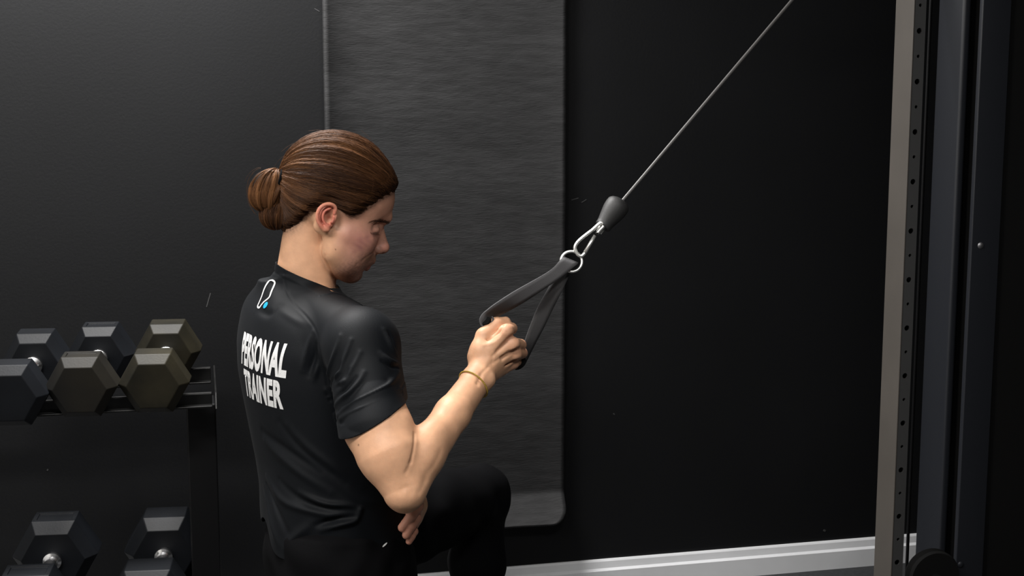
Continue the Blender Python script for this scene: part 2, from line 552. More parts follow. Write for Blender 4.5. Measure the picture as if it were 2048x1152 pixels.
MB().tube([P(1815, 1100, 3.1) * A([1, 1, 0]) + Z * 0.05, P(1815, 1100, 3.1) * A([1, 1, 0]) + Z * TOPZ], 0.0035, 10).build('guide_rod', M_rackblack, mach, smooth=True)
b0 = side_a - WX * 0.03 - WN * 0.05
mb = MB(); quad_box(mb, side_a - WX * 0.02 + WN * 0.08, WX * 0.55, NI * 0.45, 0.0, 0.05); mb.build('base_plate', M_rackblack, mach, bevel=0.003)
mb = MB(); quad_box(mb, side_a - WX * 0.02 + WN * 0.02, WX * 0.55, NI * 0.4, TOPZ, TOPZ + 0.06); mb.build('top_beam', M_rackblack, mach, bevel=0.003)
pc = P(1864, 1152, 2.74)
MB().lathe(pc - WN * 0.014, WN, [(0, 0.012), (0, 0.050), (0.006, 0.053), (0.011, 0.046), (0.017, 0.046), (0.022, 0.053), (0.028, 0.050), (0.028, 0.012)], 40).build('lower_pulley', M_void, mach, smooth=True)
MB().tube([pc - WN * 0.06, pc + WN * 0.03], 0.010, 14).build('pulley_axle', M_rackblack, mach, smooth=True)
mb = MB().box(A([pc[0], pc[1], pc[2] / 2]) - WN * 0.03, WX * 0.02, WN * 0.006, Z * pc[2] / 2); mb.build('pulley_bracket', M_rackblack, mach)

# ------------------------------------------------------------------ cable, stopper, carabiner and handle
cab0 = P(1242, 405, 2.605); cab1 = P(1790, -243, 2.82)
cdir = (cab1 - cab0) / np.linalg.norm(cab1 - cab0)
pcen = cab1 - np.cross(WN, cdir) * 0.05
MB().lathe(pcen - WN * 0.012, WN, [(0, 0.01), (0, 0.052), (0.008, 0.048), (0.016, 0.048), (0.024, 0.052), (0.024, 0.01)], 40).build('upper_pulley', M_grip, mach, smooth=True)
MB().box((pcen + post * A([1, 1, 0]) + Z * pcen[2]) / 2 + NI * 0.03, WX * 0.05, NI * 0.05, Z * 0.012).build('pulley_arm', M_rackblack, mach)

cable = MB().tube([cab0 - cdir * 0.01, cab1], 0.0031, 12).build('pull_cable', M_cable, smooth=True)
tag(cable, 'taut dark grey coated cable running up to the machine from a black stopper', 'cable')
sb = P(1205, 454, 2.600); st = P(1243, 400, 2.610)
sl = np.linalg.norm(st - sb); sa = (st - sb) / sl
MB().lathe(sb, sa, [(0.002, 0.006), (-0.001, 0.0120), (0.0, 0.0147), (0.003, 0.0155), (0.0055, 0.0152), (0.010, 0.0158), (0.022, 0.0187), (0.036, 0.0218), (0.046, 0.0226), (0.053, 0.0218), (0.0575, 0.0185), (0.0605, 0.013), (0.0615, 0.006), (0.0615, 0.001)], 48).build('rubber_stopper', M_rubber, cable, smooth='all')
MB().tube([sb - sa * 0.012 + np.cross(sa, CF) * 0.004, sb - sa * 0.012 - np.cross(sa, CF) * 0.004, sb - np.cross(sa, CF) * 0.005 + sa * 0.008, sb + np.cross(sa, CF) * 0.005 + sa * 0.008], 0.0022, 8, closed=True).build('end_loop', M_zinc, cable, smooth='all')


def smooth_path(pts, n=8):
    pts = [A(p, float) for p in pts]; out = []
    for i in range(len(pts) - 1):
        p0 = pts[max(i - 1, 0)]; p1 = pts[i]; p2 = pts[i + 1]; p3 = pts[min(i + 2, len(pts) - 1)]
        for k_ in range(n):
            t = k_ / n
            out.append(0.5 * ((2 * p1) + (p2 - p0) * t + (2 * p0 - 5 * p1 + 4 * p2 - p3) * t * t + (3 * p1 - p0 - 3 * p2 + p3) * t ** 3))
    out.append(pts[-1]); return out


kd = 2.585
car = empty('carabiner', P(1178, 480, kd), 'silver snap hook linking the strap ring to the black cable stopper', 'carabiner')
cp = [(1194, 468), (1200, 460), (1207, 452), (1203, 446), (1197, 449), (1185, 460), (1168, 473), (1155, 485), (1150, 496), (1155, 508), (1163, 512), (1170, 506)]
MB().tube(smooth_path([P(u, v, kd + 0.004 * (u - 1150) / 60) for (u, v) in cp]), 0.0032, 12).build('hook_body', M_zinc, car, smooth='all')
MB().tube([P(1170, 505, kd), P(1180, 488, kd), P(1190, 471, kd + 0.002)], [0.0035, 0.0034, 0.0030], 12).build('gate', M_zinc, car, smooth='all')
MB().tube([P(1194.5, 467.5, kd - 0.005), P(1194.5, 467.5, kd + 0.008)], 0.0026, 12).build('rivet', M_rail, car, smooth=True)

hd = empty('webbing_stirrup', P(1010, 690, 2.58), 'black webbing stirrup handle on a silver ring gripped in the raised fist', 'gym handle')
rc_ = P(1143, 523, kd + 0.002)
rp = []
for k_ in range(40):
    t = 2 * math.pi * k_ / 40
    rp.append(rc_ + (CR * math.cos(t) * 0.0193 + CU * math.sin(t) * 0.0185) + CF * 0.004 * math.sin(t + 0.6))
MB().tube(rp, 0.0026, 12, closed=True).build('ring', M_zinc, hd, smooth='all')


def ribbon(e1, e2, name, m, thick=0.0022, n=8):
    a_ = smooth_path(e1, n); b_ = smooth_path(e2, n)
    V = []; F = []
    nc = 4
    for p, q in zip(a_, b_):
        for k_ in range(nc + 1): V.append(p + (q - p) * k_ / nc)
    for i in range(len(a_) - 1):
        for k_ in range(nc):
            o = i * (nc + 1) + k_
            F.append((o, o + 1, o + nc + 2, o + nc + 1))
    ob = MB().add(V, F).build(name, m, hd, smooth=True)
    md = ob.modifiers.new('thick', 'SOLIDIFY'); md.thickness = thick; md.offset = 0
    return ob


# near webbing: from the ring down to a loop around the near end of the grip
gA = P(972, 641, 2.549); gB = P(1043, 733, 2.625)
gd = (gB - gA) / np.linalg.norm(gB - gA)
e1 = [P(1127, 514, kd + 0.009), P(1121, 519, kd - 0.009), P(1097, 543, kd - 0.007), P(1028, 583, 2.572), P(990, 608, 2.555), P(972, 622, 2.545)]
e2 = [P(1156, 526, kd + 0.009), P(1150, 532, kd - 0.009), P(1115, 560, kd - 0.003), P(1050, 603, 2.588), P(1016, 622, 2.592), P(992, 636, 2.590)]
lc1 = P(972, 641, 2.545); la1 = P(961, 633, 2.545) - lc1
for (u, v) in [(964, 629), (959.5, 638), (961, 648), (968, 652), (978, 648), (985, 640), (984, 633)]:
    e1.append(P(u, v, 2.545)); e2.append(P(u, v, 2.545) + gd * 0.034)
ribbon(e1, e2, 'webbing_strap', M_strap)
f1 = [P(1127, 514, kd + 0.010), P(1122, 530, kd + 0.013), P(1099, 571, 2.605), P(1075, 615, 2.62), P(1058, 657, 2.625), P(1046, 692, 2.622), P(1032, 722, 2.615)]
f2 = [P(1156, 526, kd + 0.010), P(1144, 540, kd + 0.012), P(1125, 580, 2.60), P(1105, 620, 2.62), P(1088, 655, 2.63), P(1068, 692, 2.637), P(1050, 728, 2.645)]
ribbon(f1, f2, 'webbing_strap', M_strap_shaded)
MB().lathe(gA, gd, [(0, 0.001), (0.0, 0.0088), (0.030, 0.0088), (0.032, 0.0130), (0.036, 0.0140), (0.100, 0.0138), (0.112, 0.0138), (0.118, 0.0150), (0.124, 0.0145), (0.125, 0.0085)], 28).build('grip', M_grip, hd, smooth=True)

# ------------------------------------------------------------------ implicit surfaces for the figure
class Field:
    def __init__(s, lo, hi, h):
        s.o = A(lo, float); s.h = h
        s.n = np.ceil((A(hi) - s.o) / h).astype(int) + 1
        s.D = np.ones(s.n, np.float32)

    def view(s, lo, hi):
        a = np.clip(np.floor((A(lo) - s.o) / s.h).astype(int), 0, s.n)
        b = np.clip(np.ceil((A(hi) - s.o) / s.h).astype(int) + 1, 0, s.n)
        x, y, z = [(s.o[i] + s.h * np.arange(a[i], b[i], dtype=np.float32)).astype(np.float32) for i in range(3)]
        return (slice(a[0], b[0]), slice(a[1], b[1]), slice(a[2], b[2])), x[:, None, None], y[None, :, None], z[None, None, :]

    def put(s, fn, lo, hi, k=0.0, sub=False):
        m = k + 5 * s.h
        sl, x, y, z = s.view(A(lo) - m, A(hi) + m)
        if min(len(x), y.shape[1], z.shape[2]) == 0: return
        d = fn(x, y, z).astype(np.float32)
        c = s.D[sl]
        if sub:
            if k > 0:
                hh = np.maximum(k - np.abs(c + d), 0) / k
                s.D[sl] = np.maximum(c, -d) + hh * hh * k * 0.25
            else: s.D[sl] = np.maximum(c, -d)
        else:
            if k > 0:
                hh = np.maximum(k - np.abs(c - d), 0) / k
                s.D[sl] = np.minimum(c, d) - hh * hh * k * 0.25
            else: s.D[sl] = np.minimum(c, d)

    def cone(s, a, b, ra, rb, k=0.01, sub=False):
        a = A(a, np.float32); b = A(b, np.float32); ba = b - a; L2 = float(ba @ ba) + 1e-12
        def fn(x, y, z):
            px, py, pz = x - a[0], y - a[1], z - a[2]
            t = np.clip((px * ba[0] + py * ba[1] + pz * ba[2]) / L2, 0, 1)
            return np.sqrt((px - ba[0] * t) ** 2 + (py - ba[1] * t) ** 2 + (pz - ba[2] * t) ** 2) - (ra + (rb - ra) * t)
        r = max(ra, rb)
        s.put(fn, np.minimum(a, b) - r, np.maximum(a, b) + r, k, sub)

    def ocone(s, a, b, ra, rb, lat, sq, k):
        """round cone squeezed along lat by sq"""
        a = A(a, np.float32); b = A(b, np.float32); ba = b - a; L2 = float(ba @ ba)
        def fn(x, y, z):
            px, py, pz = x - a[0], y - a[1], z - a[2]
            l = (px * lat[0] + py * lat[1]) * (sq - 1)
            px = px + l * lat[0]; py = py + l * lat[1]
            t = np.clip((px * ba[0] + py * ba[1] + pz * ba[2]) / L2, 0, 1)
            return (np.sqrt((px - ba[0] * t) ** 2 + (py - ba[1] * t) ** 2 + (pz - ba[2] * t) ** 2) - (ra + (rb - ra) * t)) / sq
        r = max(ra, rb)
        s.put(fn, np.minimum(a, b) - r, np.maximum(a, b) + r, k)

    def chain(s, pts, rs, k=0.01, sub=False):
        if not hasattr(rs, '__len__'): rs = [rs] * len(pts)
        for i in range(len(pts) - 1): s.cone(pts[i], pts[i + 1], rs[i], rs[i + 1], k, sub)

    def ball(s, c, r, k=0.01, sub=False): s.cone(c, A(c) + 1e-5, r, r, k, sub)

    def ell(s, c, axes, radii, k=0.01, sub=False):
        c = A(c, np.float32); ax = [A(v, np.float32) for v in axes]; R = max(radii)
        def fn(x, y, z):
            px, py, pz = x - c[0], y - c[1], z - c[2]
            q = [px * v[0] + py * v[1] + pz * v[2] for v in ax]
            k0 = np.sqrt(sum((q[i] / radii[i]) ** 2 for i in range(3)))
            k1 = np.sqrt(sum((q[i] / radii[i] ** 2) ** 2 for i in range(3))) + 1e-9
            return k0 * (k0 - 1) / k1
        s.put(fn, c - R, c + R, k, sub)

    def loft(s, secs, e1, e2, k=0.02, grow=0.0, n=2.3):
        """secs: (z, centre xy, r along e1, r along e2), sorted by z"""
        zz = A([q[0] for q in secs]); cx = A([q[1][0] for q in secs]); cy = A([q[1][1] for q in secs])
        r1 = A([q[2] for q in secs]) + grow; r2 = A([q[3] for q in secs]) + grow
        def cr(z, arr):         # smooth interpolation
            zf = z.ravel()
            xs = np.linspace(zz[0], zz[-1], 400)
            ys = np.interp(xs, zz, arr)
            ker = np.hanning(41); ker /= ker.sum()
            ys = np.convolve(np.pad(ys, 20, mode='edge'), ker, 'valid')
            return np.interp(zf, xs, ys).astype(np.float32)[None, None, :]
        def fn(x, y, z):
            X = x - cr(z, cx); Y = y - cr(z, cy)
            a = np.abs(X * e1[0] + Y * e1[1]) / cr(z, r1); b = np.abs(X * e2[0] + Y * e2[1]) / cr(z, r2)
            d = ((a ** n + b ** n) ** (1 / n) - 1) * np.minimum(cr(z, r1), cr(z, r2))
            return np.maximum(d, np.maximum(z - zz[-1], zz[0] - z))
        R = max(r1.max(), r2.max())
        s.put(fn, A([cx.min() - R, cy.min() - R, zz[0]]), A([cx.max() + R, cy.max() + R, zz[-1]]), k)

    def mesh(s, iters=2):
        D = s.D; S = D < 0
        cnt = np.zeros(A(D.shape) - 1, np.uint8)
        offs = [(i, j, k) for i in (0, 1) for j in (0, 1) for k in (0, 1)]
        nx, ny, nz = cnt.shape
        for (i, j, k) in offs: cnt += S[i:i + nx, j:j + ny, k:k + nz]
        act = (cnt > 0) & (cnt < 8)
        idx = np.argwhere(act)
        vals = np.stack([D[idx[:, 0] + i, idx[:, 1] + j, idx[:, 2] + k] for (i, j, k) in offs], 1)
        acc = np.zeros((len(idx), 3)); num = np.zeros(len(idx))
        for a in range(8):
            for b in range(a + 1, 8):
                dif = [q - p for p, q in zip(offs[a], offs[b])]
                if sum(map(abs, dif)) != 1: continue
                va, vb = vals[:, a], vals[:, b]
                m = (va < 0) != (vb < 0)
                t = np.where(m, va / np.where(m, va - vb, 1), 0)
                t = np.clip(t, 0, 1)
                for c in range(3): acc[:, c] += np.where(m, offs[a][c] + dif[c] * t, 0)
                num += m
        V = s.o + s.h * (idx + acc / num[:, None])
        M = np.full(cnt.shape, -1, np.int32); M[act] = np.arange(len(idx), dtype=np.int32)
        Q = []
        for ax in range(3):
            sa = [slice(1, -1)] * 3; sb = [slice(1, -1)] * 3
            sa[ax] = slice(0, -1); sb[ax] = slice(1, None)
            ch = S[tuple(sa)] != S[tuple(sb)]
            e = np.argwhere(ch)
            base = A([1, 1, 1]); base[ax] = 0
            e = e + base
            u, w = [(1, 2), (2, 0), (0, 1)][ax]
            def cell(du, dw):
                c = e.copy(); c[:, u] += du; c[:, w] += dw
                return M[c[:, 0], c[:, 1], c[:, 2]]
            q = np.stack([cell(-1, -1), cell(0, -1), cell(0, 0), cell(-1, 0)], 1)
            ins = S[e[:, 0], e[:, 1], e[:, 2]]
            q[~ins] = q[~ins][:, ::-1]
            Q.append(q)
        Q = np.concatenate(Q)
        Q = Q[(Q >= 0).all(1)]
        for it in range(iters):
            for lam in (0.5, -0.52):
                sm = np.zeros_like(V); ct = np.zeros(len(V))
                for a in range(4):
                    b = (a + 1) % 4
                    for c in range(3):
                        sm[:, c] += np.bincount(Q[:, a], V[Q[:, b], c], len(V)) + np.bincount(Q[:, b], V[Q[:, a], c], len(V))
                    ct += np.bincount(Q[:, a], minlength=len(V)) + np.bincount(Q[:, b], minlength=len(V))
                V = V + lam * (sm / np.maximum(ct, 1)[:, None] - V)
        return V, Q


def vnormals(V, Q):
    n = np.cross(V[Q[:, 2]] - V[Q[:, 0]], V[Q[:, 3]] - V[Q[:, 1]])
    N = np.zeros_like(V)
    for a in range(4):
        for c in range(3): N[:, c] += np.bincount(Q[:, a], n[:, c], len(V))
    return N / (np.linalg.norm(N, axis=1)[:, None] + 1e-12)


def paint(ob, rgb, name='tint'):
    at = ob.data.color_attributes.new(name, 'FLOAT_COLOR', 'POINT')
    c = np.ones((len(rgb), 4), np.float32); c[:, :3] = rgb
    at.data.foreach_set('color', c.ravel())


def seg_dist(V, pts):
    """distance of every vertex to a polyline"""
    best = np.full(len(V), 1e9)
    pts = [A(p) for p in pts]
    for i in range(len(pts) - 1):
        a, b = pts[i], pts[i + 1]; ba = b - a
        t = np.clip(((V - a) @ ba) / (ba @ ba + 1e-12), 0, 1)
        best = np.minimum(best, np.linalg.norm(V - a - t[:, None] * ba, axis=1))
    return best


def sstep(x, a, b):
    t = np.clip((x - a) / (b - a), 0, 1)
    return t * t * (3 - 2 * t)


# ------------------------------------------------------------------ the person
HO = P(672, 400, 2.60)                       # head centre
_d = ray(672, 400); LAT = A([_d[0], _d[1], 0]); LAT /= np.linalg.norm(LAT)      # head's lateral axis, away from the lens
HX = np.cross(LAT, Z)                        # head's horizontal profile axis
PP = math.radians(24)
HF = HX * math.cos(PP) - Z * math.sin(PP)    # face direction
HU = HX * math.sin(PP) + Z * math.cos(PP)    # crown direction
HAX = (HF, HU, LAT)


def H(u, v, c=0.0):
    """point seen at (u, v) on the plane c metres off the head's midplane (negative: near side)"""
    r = ray(u, v)
    t = ((HO + LAT * c - CAM) @ LAT) / (r @ LAT)
    return CAM + r * t


def mir(p): return A(p) - 2 * ((A(p) - HO) @ LAT) * LAT


BF = A([math.cos(math.radians(28)), math.sin(math.radians(28)), 0])     # where the chest faces
BR = A([BF[1], -BF[0], 0])                                             # towards the right shoulder

person = empty('person', P(680, 1100, 2.65) * A([1, 1, 0]), 'kneeling person in black t-shirt with hair bun pulling a cable handle', 'person')

SECS_PX = [(556, 575, 604, 0.030, 2.63), (570, 543, 630, 0.070, 2.63), (590, 505, 680, 0.125, 2.63), (604, 493, 718, 0.155, 2.63), (630, 486, 750, 0.178, 2.63), (680, 478, 768, 0.190, 2.63), (740, 480, 772, 0.187, 2.63),
           (800, 491, 773, 0.180, 2.63), (860, 503, 774, 0.172, 2.63), (920, 515, 778, 0.167, 2.63), (980, 523, 792, 0.168, 2.63),
           (1040, 525, 808, 0.172, 2.64), (1100, 530, 822, 0.175, 2.64), (1160, 536, 830, 0.176, 2.65)]
SECS = []
for (v, uL, uR, b, d) in SECS_PX:
    c = P((uL + uR) / 2, v, d)
    h_ = (uR - uL) / 2 * d / FPX
    view = ray((uL + uR) / 2, v); view = A([view[0], view[1], 0]); view /= np.linalg.norm(view)
    prp = A([view[1], -view[0], 0])
    q = h_ * h_ - (b * (BR @ prp)) ** 2
    a = math.sqrt(max(q, 0.004)) / abs(BF @ prp)
    SECS.append((c[2], c[:2], a, b))
SECS = SECS[::-1]

# joints
SHR = P(724, 690, 2.440)
EL = P(808, 978, 2.345)
WR = P(951, 763, 2.515)
ch_c = P(622, 655, 2.63)
off = P(727, 672, 2.455) - ch_c
SHL = ch_c - BR * (off @ BR) + BF * 0.05 + Z * (off[2] - 0.01)
ELL = SHL - Z * 0.27 + BF * 0.06 - BR * 0.035
WRL = P(822, 985, 2.68)

body = Field([-0.50, 2.18, 0.42], [0.06, 2.98, 1.27], 0.0018)
# ---- head
body.ell(H(674, 378), HAX, (0.0985, 0.0915, 0.0745), 0.0)
body.ell(H(728, 398), HAX, (0.050, 0.050, 0.057), 0.03)
body.ell(H(706, 474), HAX, (0.044, 0.055, 0.053), 0.03)
body.ell(H(690, 516), HAX, (0.036, 0.040, 0.044), 0.02)
for c_ in (-1, 1):
    f_ = (lambda p: p) if c_ < 0 else mir
    body.cone(f_(H(740, 436, -0.034)), f_(H(773, 435, -0.007)), 0.0095, 0.0100, 0.010)      # brow
    body.cone(f_(H(730, 486, -0.036)), f_(H(692, 472, -0.055)), 0.011, 0.010, 0.030)         # cheekbone
    body.cone(f_(H(665, 504, -0.050)), f_(H(704, 547, -0.013)), 0.012, 0.0145, 0.022)        # jaw edge
    body.cone(f_(H(656, 466, -0.060)), f_(H(665, 504, -0.050)), 0.010, 0.012, 0.02)
body.cone(H(704, 546), H(705, 545), 0.0135, 0.0135, 0.012)
body.ell(H(733, 514), HAX, (0.0155, 0.015, 0.023), 0.016)
for c_ in (-1, 1):
    f_ = (lambda p: p) if c_ < 0 else mir
    body.ball(f_(H(760, 457, -0.034)), 0.0105, 0.016, sub=True)
    body.ell(f_(H(746.5, 457.5, -0.0285)), HAX, (0.0120, 0.0098, 0.0126), 0.007)
    body.chain([f_(H(741, 449.5, -0.043)), f_(H(749, 447, -0.040)), f_(H(758, 449, -0.032))], 0.0009, 0.004, sub=True)
# nose
body.cone(H(757.5, 457), H(768, 493), 0.0072, 0.0088, 0.006)
body.ball(H(767.5, 495.5), 0.0093, 0.006)
body.cone(H(757, 470), H(757, 495), 0.007, 0.010, 0.012)
for c_ in (-1, 1):
    f_ = (lambda p: p) if c_ < 0 else mir
    body.ell(f_(H(756, 500, -0.0105)), HAX, (0.0088, 0.0072, 0.0062), 0.004)
    body.ell(f_(H(763.5, 506.5, -0.006)), HAX, (0.0045, 0.003, 0.0028), 0.002, sub=True)
    body.chain([f_(H(749, 494, -0.0175)), f_(H(746.5, 501, -0.0175)), f_(H(750, 507, -0.015))], 0.0012, 0.004, sub=True)
# lips
body.chain([mir(H(731, 524, -0.019)), H(741.5, 520.5), H(731, 524, -0.019)], [0.004, 0.0063, 0.004], 0.007)
body.chain([mir(H(728, 530, -0.018)), H(731.5, 533.5), H(728, 530, -0.018)], [0.004, 0.0068, 0.004], 0.005)
body.chain([mir(H(727, 526.5, -0.021)), H(743, 527.8), H(727, 526.5, -0.021)], [0.0010, 0.0017, 0.0010], 0.002, sub=True)
body.chain([H(718, 542, -0.012), H(722, 542.5), mir(H(718, 542, -0.012))], 0.0030, 0.008, sub=True)
# fuller cheeks and jaw body
for c_ in (-1, 1):
    f_ = (lambda p: p) if c_ < 0 else mir
    body.ell(f_(H(694, 503, -0.032)), HAX, (0.036, 0.040, 0.024), 0.02)
    body.cone(f_(H(672, 500, -0.049)), f_(H(692, 520, -0.042)), 0.015, 0.015, 0.02)
# neck
body.ocone(H(622, 445), H(609, 590), 0.0475, 0.0575, LAT, 1.18, 0.006)
body.ball(H(640, 452, -0.062), 0.012, 0.015)
body.ball(mir(H(640, 452, -0.062)), 0.012, 0.015)
# ears
for c_ in (-1, 1):
    f_ = (lambda p: p) if c_ < 0 else mir
    E = lambda u, v, c: f_(H(u, v, c))
    body.ell(E(653, 434, -0.0745), (HF * 0.93 + LAT * 0.36 * (1 if c_ < 0 else -1), HU, LAT), (0.017, 0.023, 0.0055), 0.004)
    body.ell(E(657, 434, -0.083), (HF, HU, LAT), (0.0122, 0.0175, 0.0100), 0.003, sub=True)
    body.chain(ear_line := smooth_path([E(668, 428, -0.077), E(671.5, 420, -0.0785), E(669, 412.5, -0.080), E(661, 408.5, -0.083), E(651, 409, -0.0855), E(642.5, 414, -0.0875),
                E(636.5, 423, -0.088), E(634.5, 434, -0.0875), E(637, 444, -0.0855), E(643, 453, -0.083), E(649, 459, -0.080)], 4), list(np.interp(np.arange(len(ear_line)) / 4, range(11), [0.0024, 0.0028, 0.0031, 0.0033, 0.0033, 0.0033, 0.0033, 0.0032, 0.0031, 0.0032, 0.0036])), 0.0012)
    body.chain([E(650, 459, -0.080), E(655, 459.5, -0.078)], 0.0036, 0.003)
    body.chain(smooth_path([E(661, 417, -0.0805), E(651, 421, -0.083), E(646, 430, -0.084), E(646.5, 440, -0.083), E(652, 449, -0.081), E(658, 452, -0.079)], 4), 0.0020, 0.002)
    body.ell(E(652, 456, -0.0785), HAX, (0.0062, 0.0062, 0.0042), 0.004)
    body.cone(E(665, 436, -0.0775), E(664, 443, -0.079), 0.0035, 0.0040, 0.003)
    body.ball(E(659, 438, -0.077), 0.0055, 0.003, sub=True)
# ---- trunk under the shirt
body.loft([q for q in SECS if q[0] > 0.47][:-3], BF, BR, 0.03, grow=-0.021)
body.cone(H(602, 612), SHR, 0.045, 0.046, 0.02)
body.cone(H(602, 612), SHL - Z * 0.01, 0.045, 0.046, 0.02)
# ---- right arm
body.chain([SHR, P(746, 812, 2.386), P(755, 852, 2.376), P(780, 908, 2.358)], [0.047, 0.0495, 0.0560, 0.0535], 0.01)
body.cone(P(780, 908, 2.358), P(806, 982, 2.345), 0.0535, 0.0335, 0.010)
body.ell(P(792, 866, 2.365), (Z, BF, BR), (0.042, 0.027, 0.034), 0.012)
body.chain([P(814, 985, 2.345), P(846, 912, 2.375), P(905, 828, 2.440), WR], [0.030, 0.0350, 0.0300, 0.0262], 0.012)
fx_ = P(880, 850, 2.40) - P(830, 935, 2.36); fx_ /= np.linalg.norm(fx_)
fy_ = np.cross(fx_, CF); fy_ /= np.linalg.norm(fy_)
body.ell(P(846, 900, 2.37), (fx_, fy_, np.cross(fx_, fy_)), (0.060, 0.030, 0.030), 0.015)
body.ball(P(808, 1004, 2.352), 0.0135, 0.014)
body.ball(P(829, 985, 2.332), 0.008, 0.012)
# ---- right hand: fist around the grip
MC = [P(1013, 662, 2.535), P(1025, 688, 2.545), P(1030, 708, 2.560), P(1026, 726, 2.578)]        # knuckles, index to little
PI_ = [P(1023, 657, 2.573), P(1041, 690, 2.592), P(1044, 706, 2.607), P(1037, 722, 2.620)]
DI = [P(1004, 656, 2.602), P(1020, 684, 2.622), P(1026, 702, 2.637), P(1024, 720, 2.646)]
TI = [P(984, 662, 2.592), P(998, 685, 2.612), P(1006, 702, 2.628), P(1008, 720, 2.640)]
body.chain([WR, P(968, 735, 2.535)], [0.0262, 0.025], 0.01)
carp = [P(962, 728, 2.535), P(970, 734, 2.537), P(977, 740, 2.543), P(982, 746, 2.552)]
for i in range(4):
    body.cone(carp[i], MC[i], 0.0195 - 0.001 * i, [0.0118, 0.0122, 0.0115, 0.0105][i], 0.010)
# palm mass between the metacarpals and the grip
body.cone(P(975, 700, 2.555), P(1008, 690, 2.565), 0.022, 0.017, 0.012)
body.cone(P(985, 728, 2.562), P(1012, 712, 2.580), 0.019, 0.015, 0.012)
for i in range(4):
    rr = [0.0105, 0.0108, 0.0102, 0.0090][i]
    body.ball(MC[i] - CF * 0.002, rr + 0.0010, 0.006)
    body.chain([MC[i], PI_[i]], [rr + 0.0006, rr], 0.003)
    body.chain([PI_[i], DI[i], TI[i]], [rr, rr * 0.92, rr * 0.82], 0.0018)
    # web and valley between neighbouring metacarpals
    if i < 3: body.cone(MC[i] - CR * 0.004, MC[i + 1] - CR * 0.004, 0.0095, 0.0095, 0.004)
    if i < 3:
        a_ = (carp[i] + carp[i + 1]) / 2; b_ = (MC[i] + MC[i + 1]) / 2
        body.cone(a_ * 0.45 + b_ * 0.55 - CF * 0.0165, b_ - CF * 0.0115 + CR * 0.004, 0.002, 0.0035, 0.007, sub=True)
# thumb along the top
TH = [P(956, 714, 2.540), P(968, 672, 2.546), P(993, 649, 2.556), P(1011, 644, 2.566)]
body.chain(TH, [0.0195, 0.0145, 0.0122, 0.0098], 0.006)
body.cone(P(962, 700, 2.536), P(985, 694, 2.540), 0.018, 0.014, 0.010)
# wrist tendon and ulna head
body.ball(P(978, 760, 2.512), 0.010, 0.014)
body.cone(P(968, 742, 2.507), P(956, 765, 2.497), 0.004, 0.003, 0.010)
# ---- left arm across the belly, fingers resting on the right flank
body.chain([SHL, ELL], [0.054, 0.040], 0.02)
body.chain([ELL, WRL], [0.042, 0.026], 0.02)
LB = [P(832, 988, 2.545), P(832, 1008, 2.540), P(829, 1030, 2.545), P(824, 1050, 2.555)]
LK = [P(839, 985, 2.500), P(837, 1012, 2.487), P(833, 1037, 2.489), P(829, 1063, 2.496)]
LM = [P(828, 1000, 2.478), P(822, 1033, 2.468), P(822, 1053, 2.470), P(823, 1074, 2.480)]
LT = [P(812, 1018, 2.470), P(805, 1055, 2.468), P(813, 1070, 2.470), P(818, 1083, 2.478)]
body.cone(WRL, P(826, 1010, 2.60), 0.025, 0.027, 0.012)
for i in range(4):
    body.cone(P(826, 1000 + 12 * i, 2.61), LB[i], 0.017, 0.012, 0.01)
    rr = [0.0088, 0.0090, 0.0084, 0.0064][i]
    body.chain([LB[i], LK[i], LM[i], LT[i]], [rr * 1.15, rr * 1.05, rr, rr * 0.92], 0.0018)
body.chain([P(822, 985, 2.66), P(812, 985, 2.60), P(806, 990, 2.55)], [0.013, 0.011, 0.009], 0.006)

BV, BQ = body.mesh(2)
del body
bvh_b = BVHTree.FromPolygons([tuple(p) for p in BV], BQ.tolist())


def hit_px(bv_, u, v):
    r = ray(u, v); r = r / np.linalg.norm(r)
    h_ = bv_.ray_cast(Vector(CAM), Vector(r), 6)
    return (A(h_[0]), A(h_[1])) if h_[0] is not None else (None, None)


BN = vnormals(BV, BQ)
bd_ = np.zeros(len(BV))
for (pts, amp, w) in [
        ([(829, 867), (829, 885), (826, 905), (821, 925)], -0.0019, 0.0032), ([(822, 925), (812, 945)], -0.0010, 0.004),
        ([(650, 512), (660, 536), (668, 556)], -0.0012, 0.0034),
        ([(975, 679), (988, 671), (1000, 661), (1009, 648)], -0.0036, 0.0024),
        ([(752, 499), (742, 508), (731, 516), (724, 522)], -0.0008, 0.0030),
        ([(718, 540), (712, 535), (714, 528)], -0.0006, 0.0030),
        ([(850, 955), (868, 930), (880, 905)], -0.0012, 0.0075), ([(838, 985), (852, 962)], -0.0010, 0.006),
        ([(800, 985), (812, 975), (822, 985)], -0.0012, 0.006),
        ([(985, 712), (1000, 698), (1012, 685)], -0.0014, 0.0030), ([(985, 728), (1003, 713), (1018, 702)], -0.0014, 0.0030),
        ([(962, 748), (975, 735), (985, 722)], -0.0012, 0.0035), ([(955, 768), (962, 752)], -0.0018, 0.0045),
        ([(968, 690), (990, 684), (1008, 668)], 0.0010, 0.0035)]:
    pl = [hit_px(bvh_b, u, v)[0] for (u, v) in pts]
    pl = [p for p in pl if p is not None]
    if len(pl) > 1: bd_ += amp * np.exp(-(seg_dist(BV, smooth_path(pl, 4)) / w) ** 2)
BV = BV + BN * bd_[:, None]
b_ob = mesh_np('body', BV, BQ, M_skin, person)

# skin colour: redder ear, cheek, knuckles and lips, bluish stubble on the jaw, painted shade in ear hollow and mouth gap
base = np.tile(A([0.60, 0.335, 0.20]), (len(BV), 1))
uvp = A([proj(p) for p in (BV[:1])])
q_ = BV - CAM; dd = q_ @ CF
PU = 1024 + FPX * (q_ @ CR) / dd; PV = 576 - FPX * (q_ @ CU) / dd
clat = np.abs((BV - HO) @ LAT)
